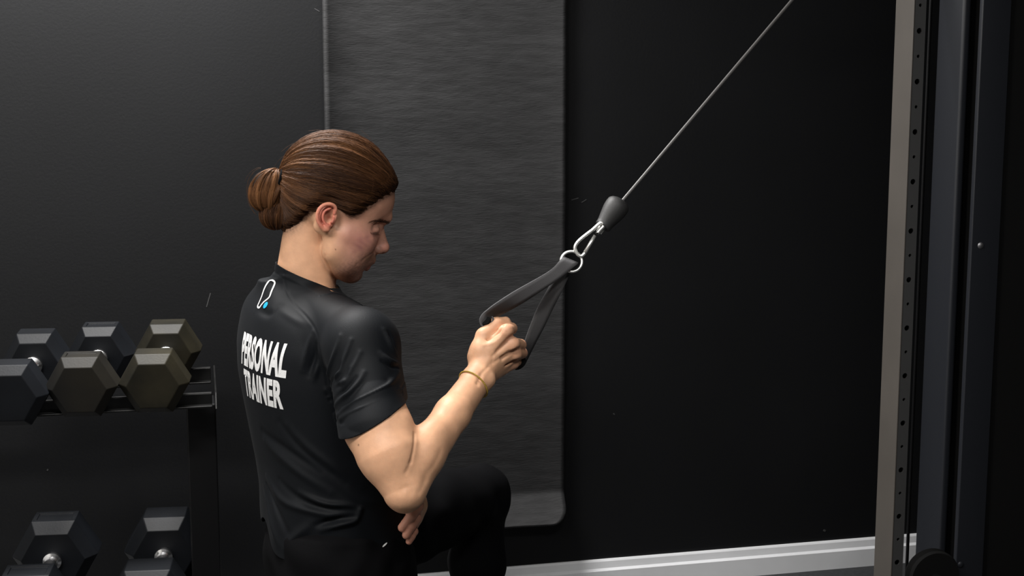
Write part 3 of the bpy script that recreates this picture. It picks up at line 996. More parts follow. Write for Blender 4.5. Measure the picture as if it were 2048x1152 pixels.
# fold the far half onto the near half so the painting is a property of the face, same on both sides
far = ((BV - HO) @ LAT) > 0
mv = BV - np.where(far, 2 * ((BV - HO) @ LAT), 0)[:, None] * LAT
q_ = mv - CAM; dd = q_ @ CF
MU = 1024 + FPX * (q_ @ CR) / dd; MV_ = 576 - FPX * (q_ @ CU) / dd
head = (BV[:, 2] > H(600, 575)[2]) & (PU < 810)


HL_U = A([540, 555, 568, 578, 590, 602, 615, 628, 640, 652, 662, 672, 682, 692, 700, 706, 714, 726, 742, 758, 774, 788, 800])
HL_V = A([470, 468, 465, 462, 455, 444, 432, 420, 410, 404, 403, 407, 418, 430, 437, 436, 432, 424, 415, 403, 394, 388, 384])


def blend(mask, col, amt):
    m = (mask * amt)[:, None]
    base[:] = base * (1 - m) + A(col) * m


def blob(u, v, ru, rv, ang=0.0):
    c_, s_ = math.cos(ang), math.sin(ang)
    x = ((MU - u) * c_ + (MV_ - v) * s_) / ru; y = (-(MU - u) * s_ + (MV_ - v) * c_) / rv
    return np.exp(-(x * x + y * y)) * head


nz_ = 0.5 + 0.5 * np.sin(BV[:, 0] * 310 + 2 * np.sin(BV[:, 2] * 190)) * np.sin(BV[:, 2] * 270 + BV[:, 1] * 210)
nz2 = 0.5 + 0.5 * np.sin(BV[:, 0] * 730 + 3 * np.sin(BV[:, 2] * 510)) * np.sin(BV[:, 2] * 690 + BV[:, 1] * 480)
face = head * sstep(MU, 655, 700)
blend(face, (0.38, 0.185, 0.14), 0.65)
blend(blob(722, 480, 40, 26, 0.3), (0.36, 0.14, 0.12), 0.55)
blend(blob(728, 488, 30, 14, -0.7) * nz_, (0.22, 0.085, 0.09), 0.7)
blend(head * sstep(MV_ + 0.55 * (MU - 700), 500, 535) * sstep(MU, 655, 672) * (0.45 + 0.55 * nz2), (0.17, 0.090, 0.072), 0.75)
blend(blob(739, 516, 12, 6, -0.4), (0.20, 0.11, 0.06), 0.6)
blend(blob(715, 550, 16, 9, 0) * (0.4 + 0.6 * nz2), (0.17, 0.095, 0.07), 0.6)
blend(blob(770, 494, 11, 10), (0.52, 0.23, 0.17), 0.7)
earm = np.exp(-(((MU - 652) / 24) ** 4 + ((MV_ - 433) / 31) ** 4)) * head * sstep(clat, 0.073, 0.079)
blend(earm, (0.56, 0.15, 0.11), 0.85)
blend(np.exp(-(((MU - 657) / 9) ** 2 + ((MV_ - 433) / 13) ** 2)) * head * sstep(clat, 0.066, 0.072), (0.30, 0.07, 0.055), 0.7)  # ear hollow: blood red plus its shade put into the skin colour
hd_ = (np.interp(MU, HL_U, HL_V) - MV_) / 1094.0
fuz = head * (MV_ < 500) * np.where(MU < 640, np.exp(np.minimum(hd_, 0) / 0.011), np.exp(np.minimum(hd_, 0) / 0.005)) * (0.6 + 0.4 * nz2) * (clat < 0.072)
blend(fuz, (0.055, 0.03, 0.02), 0.85)
lipm = head * np.maximum(np.exp(-((seg_dist(mv, [H(730, 524.5, -0.018), H(743, 523)]) / 0.0038) ** 4)), np.exp(-((seg_dist(mv, [H(729, 530, -0.017), H(736, 533)]) / 0.0062) ** 4)))
blend(lipm, (0.50, 0.17, 0.14), 0.92)
blend(head * np.exp(-((seg_dist(mv, [H(728, 526.7, -0.019), H(743, 527.8)]) / 0.0018) ** 2)), (0.04, 0.012, 0.01), 0.9)  # shade in the gap between the lips, painted into the colour
blend(head * np.exp(-((seg_dist(mv, [H(739.5, 463.5, -0.0445), H(746, 466.2, -0.043), H(755, 465.5, -0.036)]) / 0.0014) ** 2)), (0.05, 0.025, 0.02), 0.8)
blend(blob(748, 455, 12, 9), (0.33, 0.17, 0.13), 0.5)
for p_ in MC + PI_: blend(np.exp(-(np.linalg.norm(BV - p_, axis=1) / 0.014) ** 2), (0.55, 0.22, 0.16), 0.45)
fl = np.minimum(seg_dist(BV, [LB[1], LK[1], LM[1], LT[1]]), np.minimum(seg_dist(BV, [LB[2], LK[2], LM[2], LT[2]]), np.minimum(seg_dist(BV, [LB[3], LK[3], LM[3], LT[3]]), seg_dist(BV, [LB[0], LK[0], LM[0], LT[0]]))))
blend(np.exp(-(fl / 0.016) ** 4), (0.42, 0.17, 0.13), 0.7)
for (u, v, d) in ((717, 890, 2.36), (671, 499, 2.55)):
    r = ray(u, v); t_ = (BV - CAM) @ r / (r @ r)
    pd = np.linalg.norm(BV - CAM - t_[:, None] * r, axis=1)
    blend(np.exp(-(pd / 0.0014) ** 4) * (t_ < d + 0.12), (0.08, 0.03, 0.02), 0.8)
paint(b_ob, base)

# ------------------------------------------------------------------ hair
def skull_field(h):
    f = Field(HO + A([-0.16, -0.13, -0.13]), HO + A([0.16, 0.13, 0.16]), h)
    f.ell(H(674, 378), HAX, (0.0985, 0.0915, 0.0745), 0.0)
    f.ell(H(728, 398), HAX, (0.050, 0.050, 0.057), 0.03)
    f.ocone(H(622, 445), H(609, 590), 0.0475, 0.0575, LAT, 1.18, 0.006)
    f.ball(H(640, 452, -0.062), 0.012, 0.015)
    f.ball(mir(H(640, 452, -0.062)), 0.012, 0.015)
    return f


hf = skull_field(0.0022)
ix = np.argwhere(np.abs(hf.D) < 0.05)
pw_ = hf.o + hf.h * ix
lt = (pw_ - HO) @ LAT
pm_ = pw_ - np.where(lt > 0, 2 * lt, 0)[:, None] * LAT
qq = pm_ - CAM; dq = qq @ CF
hu = 1024 + FPX * (qq @ CR) / dq; hv = 576 - FPX * (qq @ CU) / dq
dist = (np.interp(hu, HL_U, HL_V) - hv) / 1094.0
thk = -0.003 + 0.0125 * sstep(dist, -0.002, 0.020) - 0.02 * sstep(-dist, 0.006, 0.03)
thk += 0.002 * sstep(hv, 330, 290)
hf.D[ix[:, 0], ix[:, 1], ix[:, 2]] -= thk.astype(np.float32)
HV_, HQ_ = hf.mesh(2)
tie = H(566, 352)
# comb grooves running to the tie
ang_n = vnormals(HV_, HQ_)
hcen = H(660, 378)
e_dir = (tie - hcen) / np.linalg.norm(tie - hcen)
g1 = np.cross(e_dir, LAT); g1 /= np.linalg.norm(g1)


def azim(p):
    d_ = p - hcen
    return np.arctan2(d_ @ LAT, d_ @ g1)


def comb(az):
    return (0.5 * np.sin(az * 23 + 1.2 * np.sin(az * 7)) + 0.3 * np.sin(az * 57 + 2 * np.sin(az * 11)) + 0.2 * np.sin(az * 131))


fadeh = sstep(np.linalg.norm(HV_ - tie, axis=1), 0.0, 0.05)
HV_ = HV_ + ang_n * (comb(azim(HV_)) * 0.0019 * fadeh)[:, None]
hair = mesh_np('hair', HV_, HQ_, M_haircap, person)
bvh = BVHTree.FromPolygons([tuple(p) for p in HV_], HQ_.tolist())


def strands_mesh(name, paths, radii, cols, m, parent):
    """every strand a three-sided tube; paths: list of (n,3)"""
    V = []; Q = []; C = []; base_i = 0
    for p, r, c in zip(paths, radii, cols):
        n = len(p)
        t = np.gradient(p, axis=0); t /= np.linalg.norm(t, axis=1)[:, None] + 1e-12
        a = np.cross(t, A([0.31, 0.77, 0.55])); a /= np.linalg.norm(a, axis=1)[:, None] + 1e-12
        b = np.cross(t, a)
        tp = np.ones(n); tp[0] = 0.4; tp[-1] = 0.4
        rr = (r * tp)[:, None]
        for k_ in range(3):
            w_ = 2 * math.pi * k_ / 3
            V.append(p + rr * (math.cos(w_) * a + math.sin(w_) * b))
        i = np.arange(n - 1)
        for k_ in range(3):
            l = (k_ + 1) % 3
            Q.append(np.stack([base_i + k_ * n + i, base_i + l * n + i, base_i + l * n + i + 1, base_i + k_ * n + i + 1], 1))
        C.append(np.tile(c, (3 * n, 1)))
        base_i += 3 * n
    ob = mesh_np(name, np.concatenate(V), np.concatenate(Q), m, parent)
    paint(ob, np.concatenate(C))
    return ob


C_DK = A([0.028, 0.012, 0.006]); C_MD = A([0.088, 0.037, 0.0145]); C_LT = A([0.19, 0.084, 0.032])


def hair_col(x):
    x = float(np.clip(x, 0, 1))
    return C_DK + (C_MD - C_DK) * min(1, x * 2) if x < 0.5 else C_MD + (C_LT - C_MD) * (x - 0.5) * 2


def scalp_path(p0, p1, n, lift, wob):
    d0 = p0 - hcen; d1 = p1 - hcen
    d0 /= np.linalg.norm(d0); d1 /= np.linalg.norm(d1)
    om = math.acos(np.clip(d0 @ d1, -1, 1))
    out = []
    for i in range(n):
        t = i / (n - 1)
        d_ = (math.sin((1 - t) * om) * d0 + math.sin(t * om) * d1) / max(math.sin(om), 1e-4)
        d_ = d_ + wob * math.sin(math.pi * t) * 0.02
        d_ = d_ / np.linalg.norm(d_)
        hit = bvh.ray_cast(Vector(hcen + d_ * 0.25), Vector(-d_), 0.25)
        rad = 0.25 - hit[3] if hit[0] is not None else 0.1
        out.append(hcen + d_ * (rad + lift * (0.35 + 0.65 * math.sin(math.pi * min(1, t * 1.0 + 0.08)))))
    return A(out)


hq = HV_ - CAM
cand = np.arange(len(HV_))
lt = (HV_ - HO) @ LAT
pm_ = HV_ - np.where(lt > 0, 2 * lt, 0)[:, None] * LAT
qq = pm_ - CAM; dq = qq @ CF
hu = 1024 + FPX * (qq @ CR) / dq; hv = 576 - FPX * (qq @ CU) / dq
dist = (np.interp(hu, HL_U, HL_V) - hv) / 1094.0
ok = cand[(dist > 0.002) & (np.linalg.norm(HV_ - tie, axis=1) > 0.03) & (lt < 0.055)]
edge = cand[(dist > -0.002) & (dist < 0.012) & (hu > 600) & (lt < 0.045)]
nape = cand[(dist > -0.002) & (dist < 0.010) & (hu <= 612)]  # undercut hair; its darker strand colour also carries the shade behind the bun
lock_i = RNG.choice(ok, 170)
lock_d = HV_[lock_i] - hcen; lock_d /= np.linalg.norm(lock_d, axis=1)[:, None]
lock_w = RNG.normal(0, 1.6, (170, 3)); lock_l = RNG.random(170); lock_c = RNG.normal(0, 0.17, 170)
paths = []; rad = []; cols = []
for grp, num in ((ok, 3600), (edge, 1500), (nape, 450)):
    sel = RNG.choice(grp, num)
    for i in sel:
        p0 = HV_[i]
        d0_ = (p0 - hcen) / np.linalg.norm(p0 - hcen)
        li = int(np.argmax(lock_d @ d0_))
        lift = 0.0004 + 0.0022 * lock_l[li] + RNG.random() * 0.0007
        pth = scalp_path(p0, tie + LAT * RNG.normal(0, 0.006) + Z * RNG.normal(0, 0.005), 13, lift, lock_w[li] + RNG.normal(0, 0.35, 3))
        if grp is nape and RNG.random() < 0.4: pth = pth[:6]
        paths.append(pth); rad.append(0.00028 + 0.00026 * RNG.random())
        cols.append(hair_col(0.35 + lock_c[li] + RNG.normal(0, 0.10) - 0.16 * sstep(hu[i], 730, 790) - (0.22 if grp is nape else 0)))  # front strands darkened towards the hairline, light angle put into the colour
# flyaways
for k_ in range(12):
    i = RNG.choice(ok); p0 = HV_[i]; n_ = (p0 - hcen) / np.linalg.norm(p0 - hcen)
    dr = np.cross(n_, LAT); 
    if dr @ HF > 0: dr = -dr
    paths.append(A([p0 + dr * 0.05 * t + n_ * (0.002 + 0.004 * math.sin(math.pi * t)) for t in np.linspace(0, 1, 8)])); rad.append(0.00016); cols.append(hair_col(0.5))
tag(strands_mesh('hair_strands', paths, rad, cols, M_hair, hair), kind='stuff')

# bun: two lobes of looped hair below a dark elastic
bf = Field(H(490, 470) - 0.06, H(590, 320) + 0.06, 0.002)
L1 = H(532, 378); L2 = H(551, 425); 
bf.ell(H(530, 382), (HX, Z, LAT), (0.0265, 0.0365, 0.0225), 0.0)
bf.ell(H(545, 352), (HX, Z, LAT), (0.014, 0.0125, 0.018), 0.008)
bf.ell(H(553, 424), (HX, Z, LAT), (0.0235, 0.0270, 0.0215), 0.006)
bf.cone(H(560, 380), H(566, 432), 0.012, 0.011, 0.008)
bv, bq = bf.mesh(2)
bun = mesh_np('hair_bun', bv, bq, M_haircap, person)
paths = []; rad = []; cols = []
def meridian(a, b, bl, bd, om, j, n=14, sk=0.0):
    """strand from pole a to pole b, bulging left (bl) and sideways (bd) by the angle om"""
    ph = np.linspace(0.12, math.pi - 0.12, n)
    m_ = (a + b) / 2; hv_ = (a - b) / 2
    return m_ + np.outer(np.cos(ph) * j, hv_) + np.outer(np.sin(ph) ** 0.8 * j * math.cos(om) * bl, -HX) + np.outer(np.sin(ph) ** 0.8 * j * math.sin(om) * bd + sk * np.sin(2 * ph), -LAT)


for k_ in range(1900):
    om = RNG.uniform(-1.75, 1.9); lk = math.sin(om * 9) * 0.5 + 0.5 * math.sin(om * 21 + 1)
    paths.append(meridian(H(555, 337), H(541, 424), 0.045, 0.029, om, RNG.uniform(0.95, 1.0) + 0.045 * lk, sk=RNG.normal(0, 0.0012)))
    rad.append(0.0003 + 0.0003 * RNG.random()); cols.append(hair_col(0.56 + 0.20 * lk + RNG.normal(0, 0.11)))
    if RNG.random() < 0.6:
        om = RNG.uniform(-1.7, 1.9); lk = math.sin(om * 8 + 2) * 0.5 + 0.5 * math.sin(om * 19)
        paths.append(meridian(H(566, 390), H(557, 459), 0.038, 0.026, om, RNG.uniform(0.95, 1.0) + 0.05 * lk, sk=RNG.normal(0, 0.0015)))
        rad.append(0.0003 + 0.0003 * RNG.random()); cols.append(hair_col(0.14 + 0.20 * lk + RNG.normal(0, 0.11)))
    if RNG.random() < 0.12:
        om = RNG.uniform(-0.5, 1.9)
        paths.append(meridian(H(567, 356), H(546, 412), 0.010, 0.034, om, RNG.uniform(0.95, 1.05)))
        rad.append(0.00045); cols.append(hair_col(0.36 + RNG.normal(0, 0.12)))
for k_ in range(14):
    a_ = RNG.uniform(100, 250); ph = np.radians(np.linspace(a_, a_ + 60, 8)); g = 1.05 + np.linspace(0, RNG.uniform(0.1, 0.4), 8)
    paths.append(L1 + np.outer(np.cos(ph) * 0.029 * g, HX) + np.outer(np.sin(ph) * 0.038 * g, Z) + np.outer(RNG.uniform(-0.01, 0.01) + 0 * ph, LAT)); rad.append(0.00016); cols.append(hair_col(0.6))
tag(strands_mesh('bun_strands', paths, rad, cols, M_hair, bun), kind='stuff')
tp = []
tc_ = H(563.5, 354)
for k_ in range(28):
    t = 2 * math.pi * k_ / 28
    tp.append(tc_ + LAT * math.cos(t) * 0.0315 + (Z * 0.97 + HX * 0.2) * math.sin(t) * 0.0205)
MB().tube(tp, 0.0040, 10, closed=True).build('hair_tie', M_tie, person, smooth='all')

# eyebrow and lashes
paths = []; rad = []; cols = []
for k_ in range(95):
    t = RNG.random() ** 0.6
    u = 740 + 40 * t; v = 441.5 + 4.5 * t - 4 * math.sin(math.pi * t * 0.9) + RNG.normal(0, 1.5)
    p, n_ = hit_px(bvh_b, u, v)
    if p is None: continue
    d_ = (-HX * 0.8 + Z * (0.25 - 0.5 * (1 - t))); d_ = d_ - n_ * (d_ @ n_); d_ /= np.linalg.norm(d_) + 1e-9
    one = A([p + d_ * 0.007 * s_ + n_ * (0.0003 + 0.0012 * s_ * (1 - s_) * 4 * 0.4) for s_ in np.linspace(0, 1, 5)])
    for f_ in (lambda q: q, lambda q: A([mir(x) for x in q])):
        paths.append(f_(one)); rad.append(0.00022); cols.append(A([0.045, 0.022, 0.014]))
tag(strands_mesh('eyebrows', paths, rad, cols, M_hair, person), kind='stuff')
paths = []; rad = []; cols = []
for k_ in range(20):
    t = k_ / 19
    p, n_ = hit_px(bvh_b, 740 + 15 * t, 463.5 + 3 * math.sin(t * 2.2))
    if p is None: continue
    d_ = HX * (0.2 + 0.5 * t) - Z * 0.75 - LAT * 0.45
    one = A([p + d_ * 0.0055 * s_ + HX * 0.001 * s_ * s_ for s_ in np.linspace(0, 1, 4)])
    for f_ in (lambda q: q, lambda q: A([mir(x) for x in q])):
        paths.append(f_(one)); rad.append(0.00014); cols.append(A([0.015, 0.01, 0.008]))
tag(strands_mesh('eyelashes', paths, rad, cols, M_dark, person), kind='stuff')

# ------------------------------------------------------------------ t-shirt
shf = Field([-0.56, 2.18, 0.44], [-0.02, 3.02, 1.06], 0.0025)
shf.loft(SECS, BF, BR, 0.0)
NK = H(607, 575)
shf.cone(H(600, 612), SHR, 0.054, 0.0600, 0.02)
shf.cone(H(600, 612), SHL - Z * 0.01, 0.054, 0.060, 0.02)
shf.cone(H(606, 610), H(613, 515), 0.060, 0.0535, 0.025)
shf.ball(SHR - Z * 0.005, 0.061, 0.02)
shf.cone(SHR, P(754, 880, 2.374), 0.0620, 0.0612, 0.012)
shf.cone(SHL, SHL + (ELL - SHL) * 0.75, 0.065, 0.060, 0.035)
SV, SQ = shf.mesh(4)
del shf


def bisect(V, Q, co, no, region):
    """cut off what lies on the +no side inside region (a test on coordinates)"""
    me = bpy.data.meshes.new('tmp'); me.from_pydata(V.tolist(), [], Q.tolist() if hasattr(Q, 'tolist') else Q)
    bm = bmesh.new(); bm.from_mesh(me); bpy.data.meshes.remove(me)
    vs = [v for v in bm.verts if region(A(v.co))]
    s_ = set(vs)
    fs = [f for f in bm.faces if all(v in s_ for v in f.verts)]
    es = list({e for f in fs for e in f.edges})
    bmesh.ops.bisect_plane(bm, geom=vs + es + fs, dist=1e-6, plane_co=Vector(co), plane_no=Vector(no), clear_outer=True)
    return bm


# work in one bmesh: collar, both sleeve hems, bottom hem
def cut(bm, co, no, region):
    vs = [v for v in bm.verts if region(v.co)]
    s_ = set(vs)
    fs = [f for f in bm.faces if all(v in s_ for v in f.verts)]
    es = list({e for f in fs for e in f.edges})
    bmesh.ops.bisect_plane(bm, geom=vs + es + fs, dist=1e-6, plane_co=Vector(co), plane_no=Vector(no), clear_outer=True)


me = bpy.data.meshes.new('tmp'); me.from_pydata(SV.tolist(), [], SQ.tolist())
bm = bmesh.new(); bm.from_mesh(me)
col_a = H(553, 525); col_b = H(668, 571)
cn = np.cross(col_b - col_a, LAT); cn /= np.linalg.norm(cn)
if cn[2] < 0: cn = -cn
nkc = Vector(H(610, 548))
cut(bm, col_a, cn, lambda p: (p - nkc).length < 0.105)
# right sleeve hem: plane through the two seen hem ends
hA = P(686, 866, 2.385); hB = P(813, 806, 2.365); hM = P(757, 852, 2.312)
hn = np.cross(hB - hA, hM - hA); hn /= np.linalg.norm(hn)
if hn[2] > 0: hn = -hn
hc = Vector(P(752, 845, 2.372))
ax0 = SHR; ax1 = P(754, 880, 2.370); axd = (ax1 - ax0) / np.linalg.norm(ax1 - ax0)
def on_sleeve(p):
    q = A(p) - ax0
    w_ = q - axd * (q @ axd); r_ = np.linalg.norm(w_)
    return q @ axd > 0.05 and (r_ < 0.066 or (r_ < 0.095 and w_ @ BR > -0.015))
cut(bm, (hA + hB) / 2, hn, on_sleeve)
hl = (ELL - SHL) / np.linalg.norm(ELL - SHL)
lc_ = Vector(SHL + (ELL - SHL) * 0.66)
cut(bm, SHL + (ELL - SHL) * 0.62, hl, lambda p: (p - lc_).length < 0.13 and (A(p) - ch_c) @ BR < -0.09)
# bottom hem
zh = P(600, 1106, 2.5)[2]
cut(bm, A([0, 0, zh - 0.012]), A([0, 0, -1.0]), lambda p: p.z < zh + 0.05)
bmesh.ops.delete(bm, geom=[v for v in bm.verts if not v.link_faces], context='VERTS')
# keep the main piece only
bm.verts.index_update()
bm.to_mesh(me); bm.free()
n = len(me.vertices)
SV = np.zeros(n * 3, np.float32); me.vertices.foreach_get('co', SV); SV = SV.reshape(-1, 3).astype(float)
polys = [tuple(p.vertices) for p in me.polygons]
NRM = np.zeros(n * 3, np.float32); me.vertices.foreach_get('normal', NRM); NRM = NRM.reshape(-1, 3).astype(float)
bpy.data.meshes.remove(me)
bvh_s = BVHTree.FromPolygons([tuple(p) for p in SV], polys)


def on_shirt(pts):
    out = []
    for (u, v) in pts:
        p, _n = hit_px(bvh_s, u, v)
        if p is not None: out.append(p)
    return out


disp = np.zeros(n)


def fold(pts, amp, w, taper=True):
    """ridge (amp > 0) or furrow along a line on the cloth"""
    pl = on_shirt(pts)
    if len(pl) < 2: return
    pl = [p for p in smooth_path(pl, 4)]
    d_ = seg_dist(SV, pl)
    g = np.exp(-(d_ / w) ** 2)
    if taper:
        a_, b_ = A(pl[0]), A(pl[-1]); t = np.clip(((SV - a_) @ (b_ - a_)) / ((b_ - a_) @ (b_ - a_)), 0, 1)
        g = g * (0.25 + 0.75 * np.sin(math.pi * np.clip(t, 0.02, 0.98)))
    disp[:] += amp * g


F_ = [  # sleeve
    ([(652, 780), (660, 740), (672, 700), (680, 672)], 0.0030, 0.0045), ([(658, 785), (675, 750), (690, 715), (702, 680)], 0.0034, 0.0042),
    ([(655, 790), (668, 755), (682, 725)], -0.0028, 0.0035),
    ([(662, 792), (685, 765), (705, 735), (720, 705)], 0.0034, 0.0048), ([(660, 800), (680, 770), (698, 740)], -0.0028, 0.0036),
    ([(670, 812), (695, 790), (715, 768), (728, 745)], 0.0036, 0.0050), ([(668, 806), (690, 780), (712, 755)], -0.0030, 0.0038),
    ([(675, 832), (700, 805), (735, 790), (775, 770), (797, 745)], 0.0038, 0.0055), ([(678, 822), (705, 800), (740, 782), (775, 762)], -0.0032, 0.0042),
    ([(680, 838), (720, 818), (760, 800), (800, 778)], 0.0030, 0.0050), ([(682, 846), (725, 829), (770, 810), (803, 785)], -0.0026, 0.0040),
    ([(762, 705), (780, 722), (797, 729)], 0.0032, 0.0045), ([(765, 722), (785, 733), (799, 733)], -0.0034, 0.0040),
    ([(768, 660), (782, 690), (794, 712)], 0.0026, 0.0050), ([(775, 665), (790, 695)], -0.0026, 0.0040),
    # back and flank
    ([(605, 740), (615, 700), (625, 665)], 0.0030, 0.0060), ([(618, 750), (628, 715), (632, 690)], -0.0030, 0.0055), ([(628, 760), (636, 725)], 0.0025, 0.005),
    ([(515, 620), (540, 628), (560, 612)], -0.0035, 0.009), ([(560, 620), (590, 640), (610, 650)], 0.002, 0.008),
    ([(530, 880), (570, 920), (620, 960), (660, 985)], 0.0040, 0.0085), ([(525, 862), (560, 890), (610, 925), (640, 945)], -0.0040, 0.0075),
    ([(575, 850), (620, 900), (680, 945), (720, 975)], 0.0036, 0.0090), ([(560, 845), (600, 895), (650, 935), (690, 965)], -0.0036, 0.0080),
    ([(535, 960), (580, 1005), (640, 1028), (700, 1036), (718, 1022)], 0.0046, 0.0070), ([(560, 960), (610, 1005), (660, 1018), (712, 1015)], -0.0042, 0.0070),
    ([(600, 985), (650, 1008), (700, 1012), (720, 1018)], 0.0036, 0.0055),
    ([(640, 1062), (680, 1050), (712, 1040), (722, 1018)], 0.0036, 0.0055), ([(630, 1052), (670, 1040), (708, 1034)], -0.0045, 0.0055),
    ([(535, 985), (560, 1020), (580, 1060)], -0.0050, 0.0070), ([(530, 1005), (545, 1040), (565, 1080)], 0.0040, 0.010),
    ([(620, 1050), (595, 1070), (578, 1090)], 0.0050, 0.010), ([(690, 870), (730, 940), (770, 1000)], 0.0030, 0.012), ([(670, 960), (720, 1000), (760, 1008)], 0.003, 0.009),
]
for (pts, amp, w) in F_: fold(pts, amp * (1.9 if w < 0.0062 else 1.15), w * (0.92 if w < 0.0065 else 0.9))
# raglan seam, collar rib, hem stitching
for amp, w in ((-0.0012, 0.0022), (0.0007, 0.006)):
    fold([(571, 545), (569, 562), (575, 585), (590, 610), (612, 633), (632, 662), (642, 700), (650, 740), (655, 772)], amp, w, taper=False)
dcol = np.abs((SV - col_a) @ cn); nearneck = np.linalg.norm(SV - H(610, 548), axis=1) < 0.12
disp += np.where(nearneck, 0.0013 * (1 - sstep(dcol, 0.0125, 0.0145)), 0)
dh = np.abs((SV - A(hA + hB) / 2) @ hn); nearh = (np.linalg.norm(SV - A(hc), axis=1) < 0.12) & ((SV - ch_c) @ BR > 0.10)
disp += np.where(nearh, 0.0010 * (1 - sstep(dh, 0.020, 0.023)) - 0.0008 * np.exp(-((dh - 0.0225) / 0.0016) ** 2), 0)
SV = SV + NRM * disp[:, None]
# keep the cloth clear of the skin
for i in range(n):
    h_ = bvh_b.find_nearest(Vector(SV[i]), 0.03)
    if h_[0] is None: continue
    nn = A(h_[1]); sd_ = (SV[i] - A(h_[0])) @ nn
    if sd_ < 0.0030: SV[i] += nn * (0.0030 - sd_)
# bottom of the shirt: hangs lower where a fold points down at the back
ua, va = proj(SV[0])
q_ = SV - CAM; dd = q_ @ CF; su = 1024 + FPX * (q_ @ CR) / dd
low = sstep(SV[:, 2], zh + 0.16, zh)
rel = (SV - A([*SECS[1][1], 0])) 
azb = np.arctan2(rel @ BR, -(rel @ BF))            # 0 at the middle of the back, + towards the right flank
flare = 0.010 * np.exp(-((azb - 0.35) / 0.35) ** 2) - 0.006 * np.exp(-((azb - 1.0) / 0.3) ** 2)
drop = 0.006 * np.exp(-((azb - 0.42) / 0.25) ** 2) - 0.040 * np.exp(-((azb + 0.30) / 0.42) ** 2)
nh_ = NRM * A([1, 1, 0])
SV = SV + nh_ * (flare * low)[:, None] - Z * (drop * low)[:, None]
me = bpy.data.meshes.new('t_shirt'); me.from_pydata((SV - WL[person.name]).tolist(), [], polys)
me.polygons.foreach_set('use_smooth', [True] * len(me.polygons)); me.materials.append(M_shirt)
shirt = bpy.data.objects.new('t_shirt', me); COL.objects.link(shirt); shirt.parent = person; WL[shirt.name] = WL[person.name]
md = shirt.modifiers.new('thick', 'SOLIDIFY'); md.thickness = 0.0022; md.offset = -1
bvh_s = BVHTree.FromPolygons([tuple(p) for p in SV], polys)
shirt['label'] = 'fitted black short sleeved sports t-shirt'


# lettering on the back, laid on the cloth
def letters(text, s0, s1, z0, z1, org, wx, up, fwd):
    cu = bpy.data.curves.new('txt', 'FONT'); cu.body = text; cu.offset = 0.045; cu.space_character = 1.06; cu.resolution_u = 4
    to = bpy.data.objects.new('txt', cu); COL.objects.link(to)
    dg = bpy.context.evaluated_depsgraph_get()
    me_ = bpy.data.meshes.new_from_object(to.evaluated_get(dg))
    bpy.data.objects.remove(to); bpy.data.curves.remove(cu)
    bm = bmesh.new(); bm.from_mesh(me_); bpy.data.meshes.remove(me_)
    xs = [v.co.x for v in bm.verts]; ys = [v.co.y for v in bm.verts]
    x0, x1, y0, y1 = min(xs), max(xs), min(ys), max(ys)
    for v in bm.verts:
        v.co.x = s0 + (s1 - s0) * (v.co.x - x0) / (x1 - x0)
        v.co.y = z0 + (z1 - z0) * (v.co.y - y0) / (y1 - y0); v.co.z = 0
    bmesh.ops.triangulate(bm, faces=bm.faces[:])
    for _ in range(5):
        es = [e for e in bm.edges if e.calc_length() > 0.0035]
        if not es: break
        bmesh.ops.subdivide_edges(bm, edges=es, cuts=1)
        bmesh.ops.triangulate(bm, faces=bm.faces[:])
    lost = []
    for v in bm.verts:
        o = org + wx * v.co.x + up * v.co.y - fwd * 0.25
        h_ = bvh_s.ray_cast(Vector(o), Vector(fwd), 0.6)
        if h_[0] is None: lost.append(v); continue
        v.co = h_[0] + h_[1] * 0.0007
    bmesh.ops.delete(bm, geom=lost, context='VERTS')
    V = [tuple(v.co) for v in bm.verts]; bm.verts.index_update()
    F = [tuple(v.index for v in f.verts) for f in bm.faces]
    bm.free()
    return V, F


tc_p, _n = hit_px(bvh_s, 576, 722)
LUP = A([0, 0, 1.0])
# print direction: along the back, towards the right flank
PW = math.radians(28 - 4)
pf = A([math.cos(PW), math.sin(PW), 0]); pr = A([pf[1], -pf[0], 0])
V, F = letters('PERSONAL', -0.160, 0.0, -0.031, 0.029, tc_p, pr, LUP, pf)
MB().add(V, F).build('lettering', M_print, shirt, smooth='all')
tc2, _n = hit_px(bvh_s, 566, 790)
V, F = letters('TRAINER', -0.140, 0.0, -0.026, 0.024, tc2, pr, LUP, pf)
MB().add(V, F).build('lettering', M_print, shirt, smooth='all')
# outline badge between the shoulder blades
bd = [(405, 80), (385, 82), (370, 95), (350, 128), (335, 165), (322, 205), (305, 245), (292, 275), (295, 288), (306, 288), (320, 268), (340, 245), (365, 225), (383, 205), (395, 170), (410, 135), (421, 108), (420, 90)]
bp = []
cl_ = smooth_path([A([440 + x / 3.84, 540 + y / 3.84, 0]) for (x, y) in bd + bd[:1]], 3)[:-1]
for c in cl_:
    p, n_ = hit_px(bvh_s, c[0], c[1])
    if p is not None: bp.append((p, n_))
V = []; F = []
m_ = len(bp)
for i in range(m_):
    t = bp[(i + 1) % m_][0] - bp[i - 1][0]; t = t / (np.linalg.norm(t) + 1e-9)
    s_ = np.cross(t, bp[i][1]); s_ /= np.linalg.norm(s_) + 1e-9
    for w_ in (-0.0017, 0.0017): V.append(bp[i][0] + s_ * w_ + bp[i][1] * 0.0008)
for i in range(m_): j = (i + 1) % m_; F.append((2 * i, 2 * i + 1, 2 * j + 1, 2 * j))
MB().add(V, F).build('badge_outline', M_print, shirt, smooth='all')
dc = [hit_px(bvh_s, 440 + (352 + 15 * math.cos(t) + 9 * math.sin(t)) / 3.84, 540 + (271 - 24 * math.sin(t) - 3 * math.cos(t)) / 3.84) for t in np.linspace(0, 2 * math.pi, 20, endpoint=False)]
V = [p + n_ * 0.0009 for p, n_ in dc if p is not None]
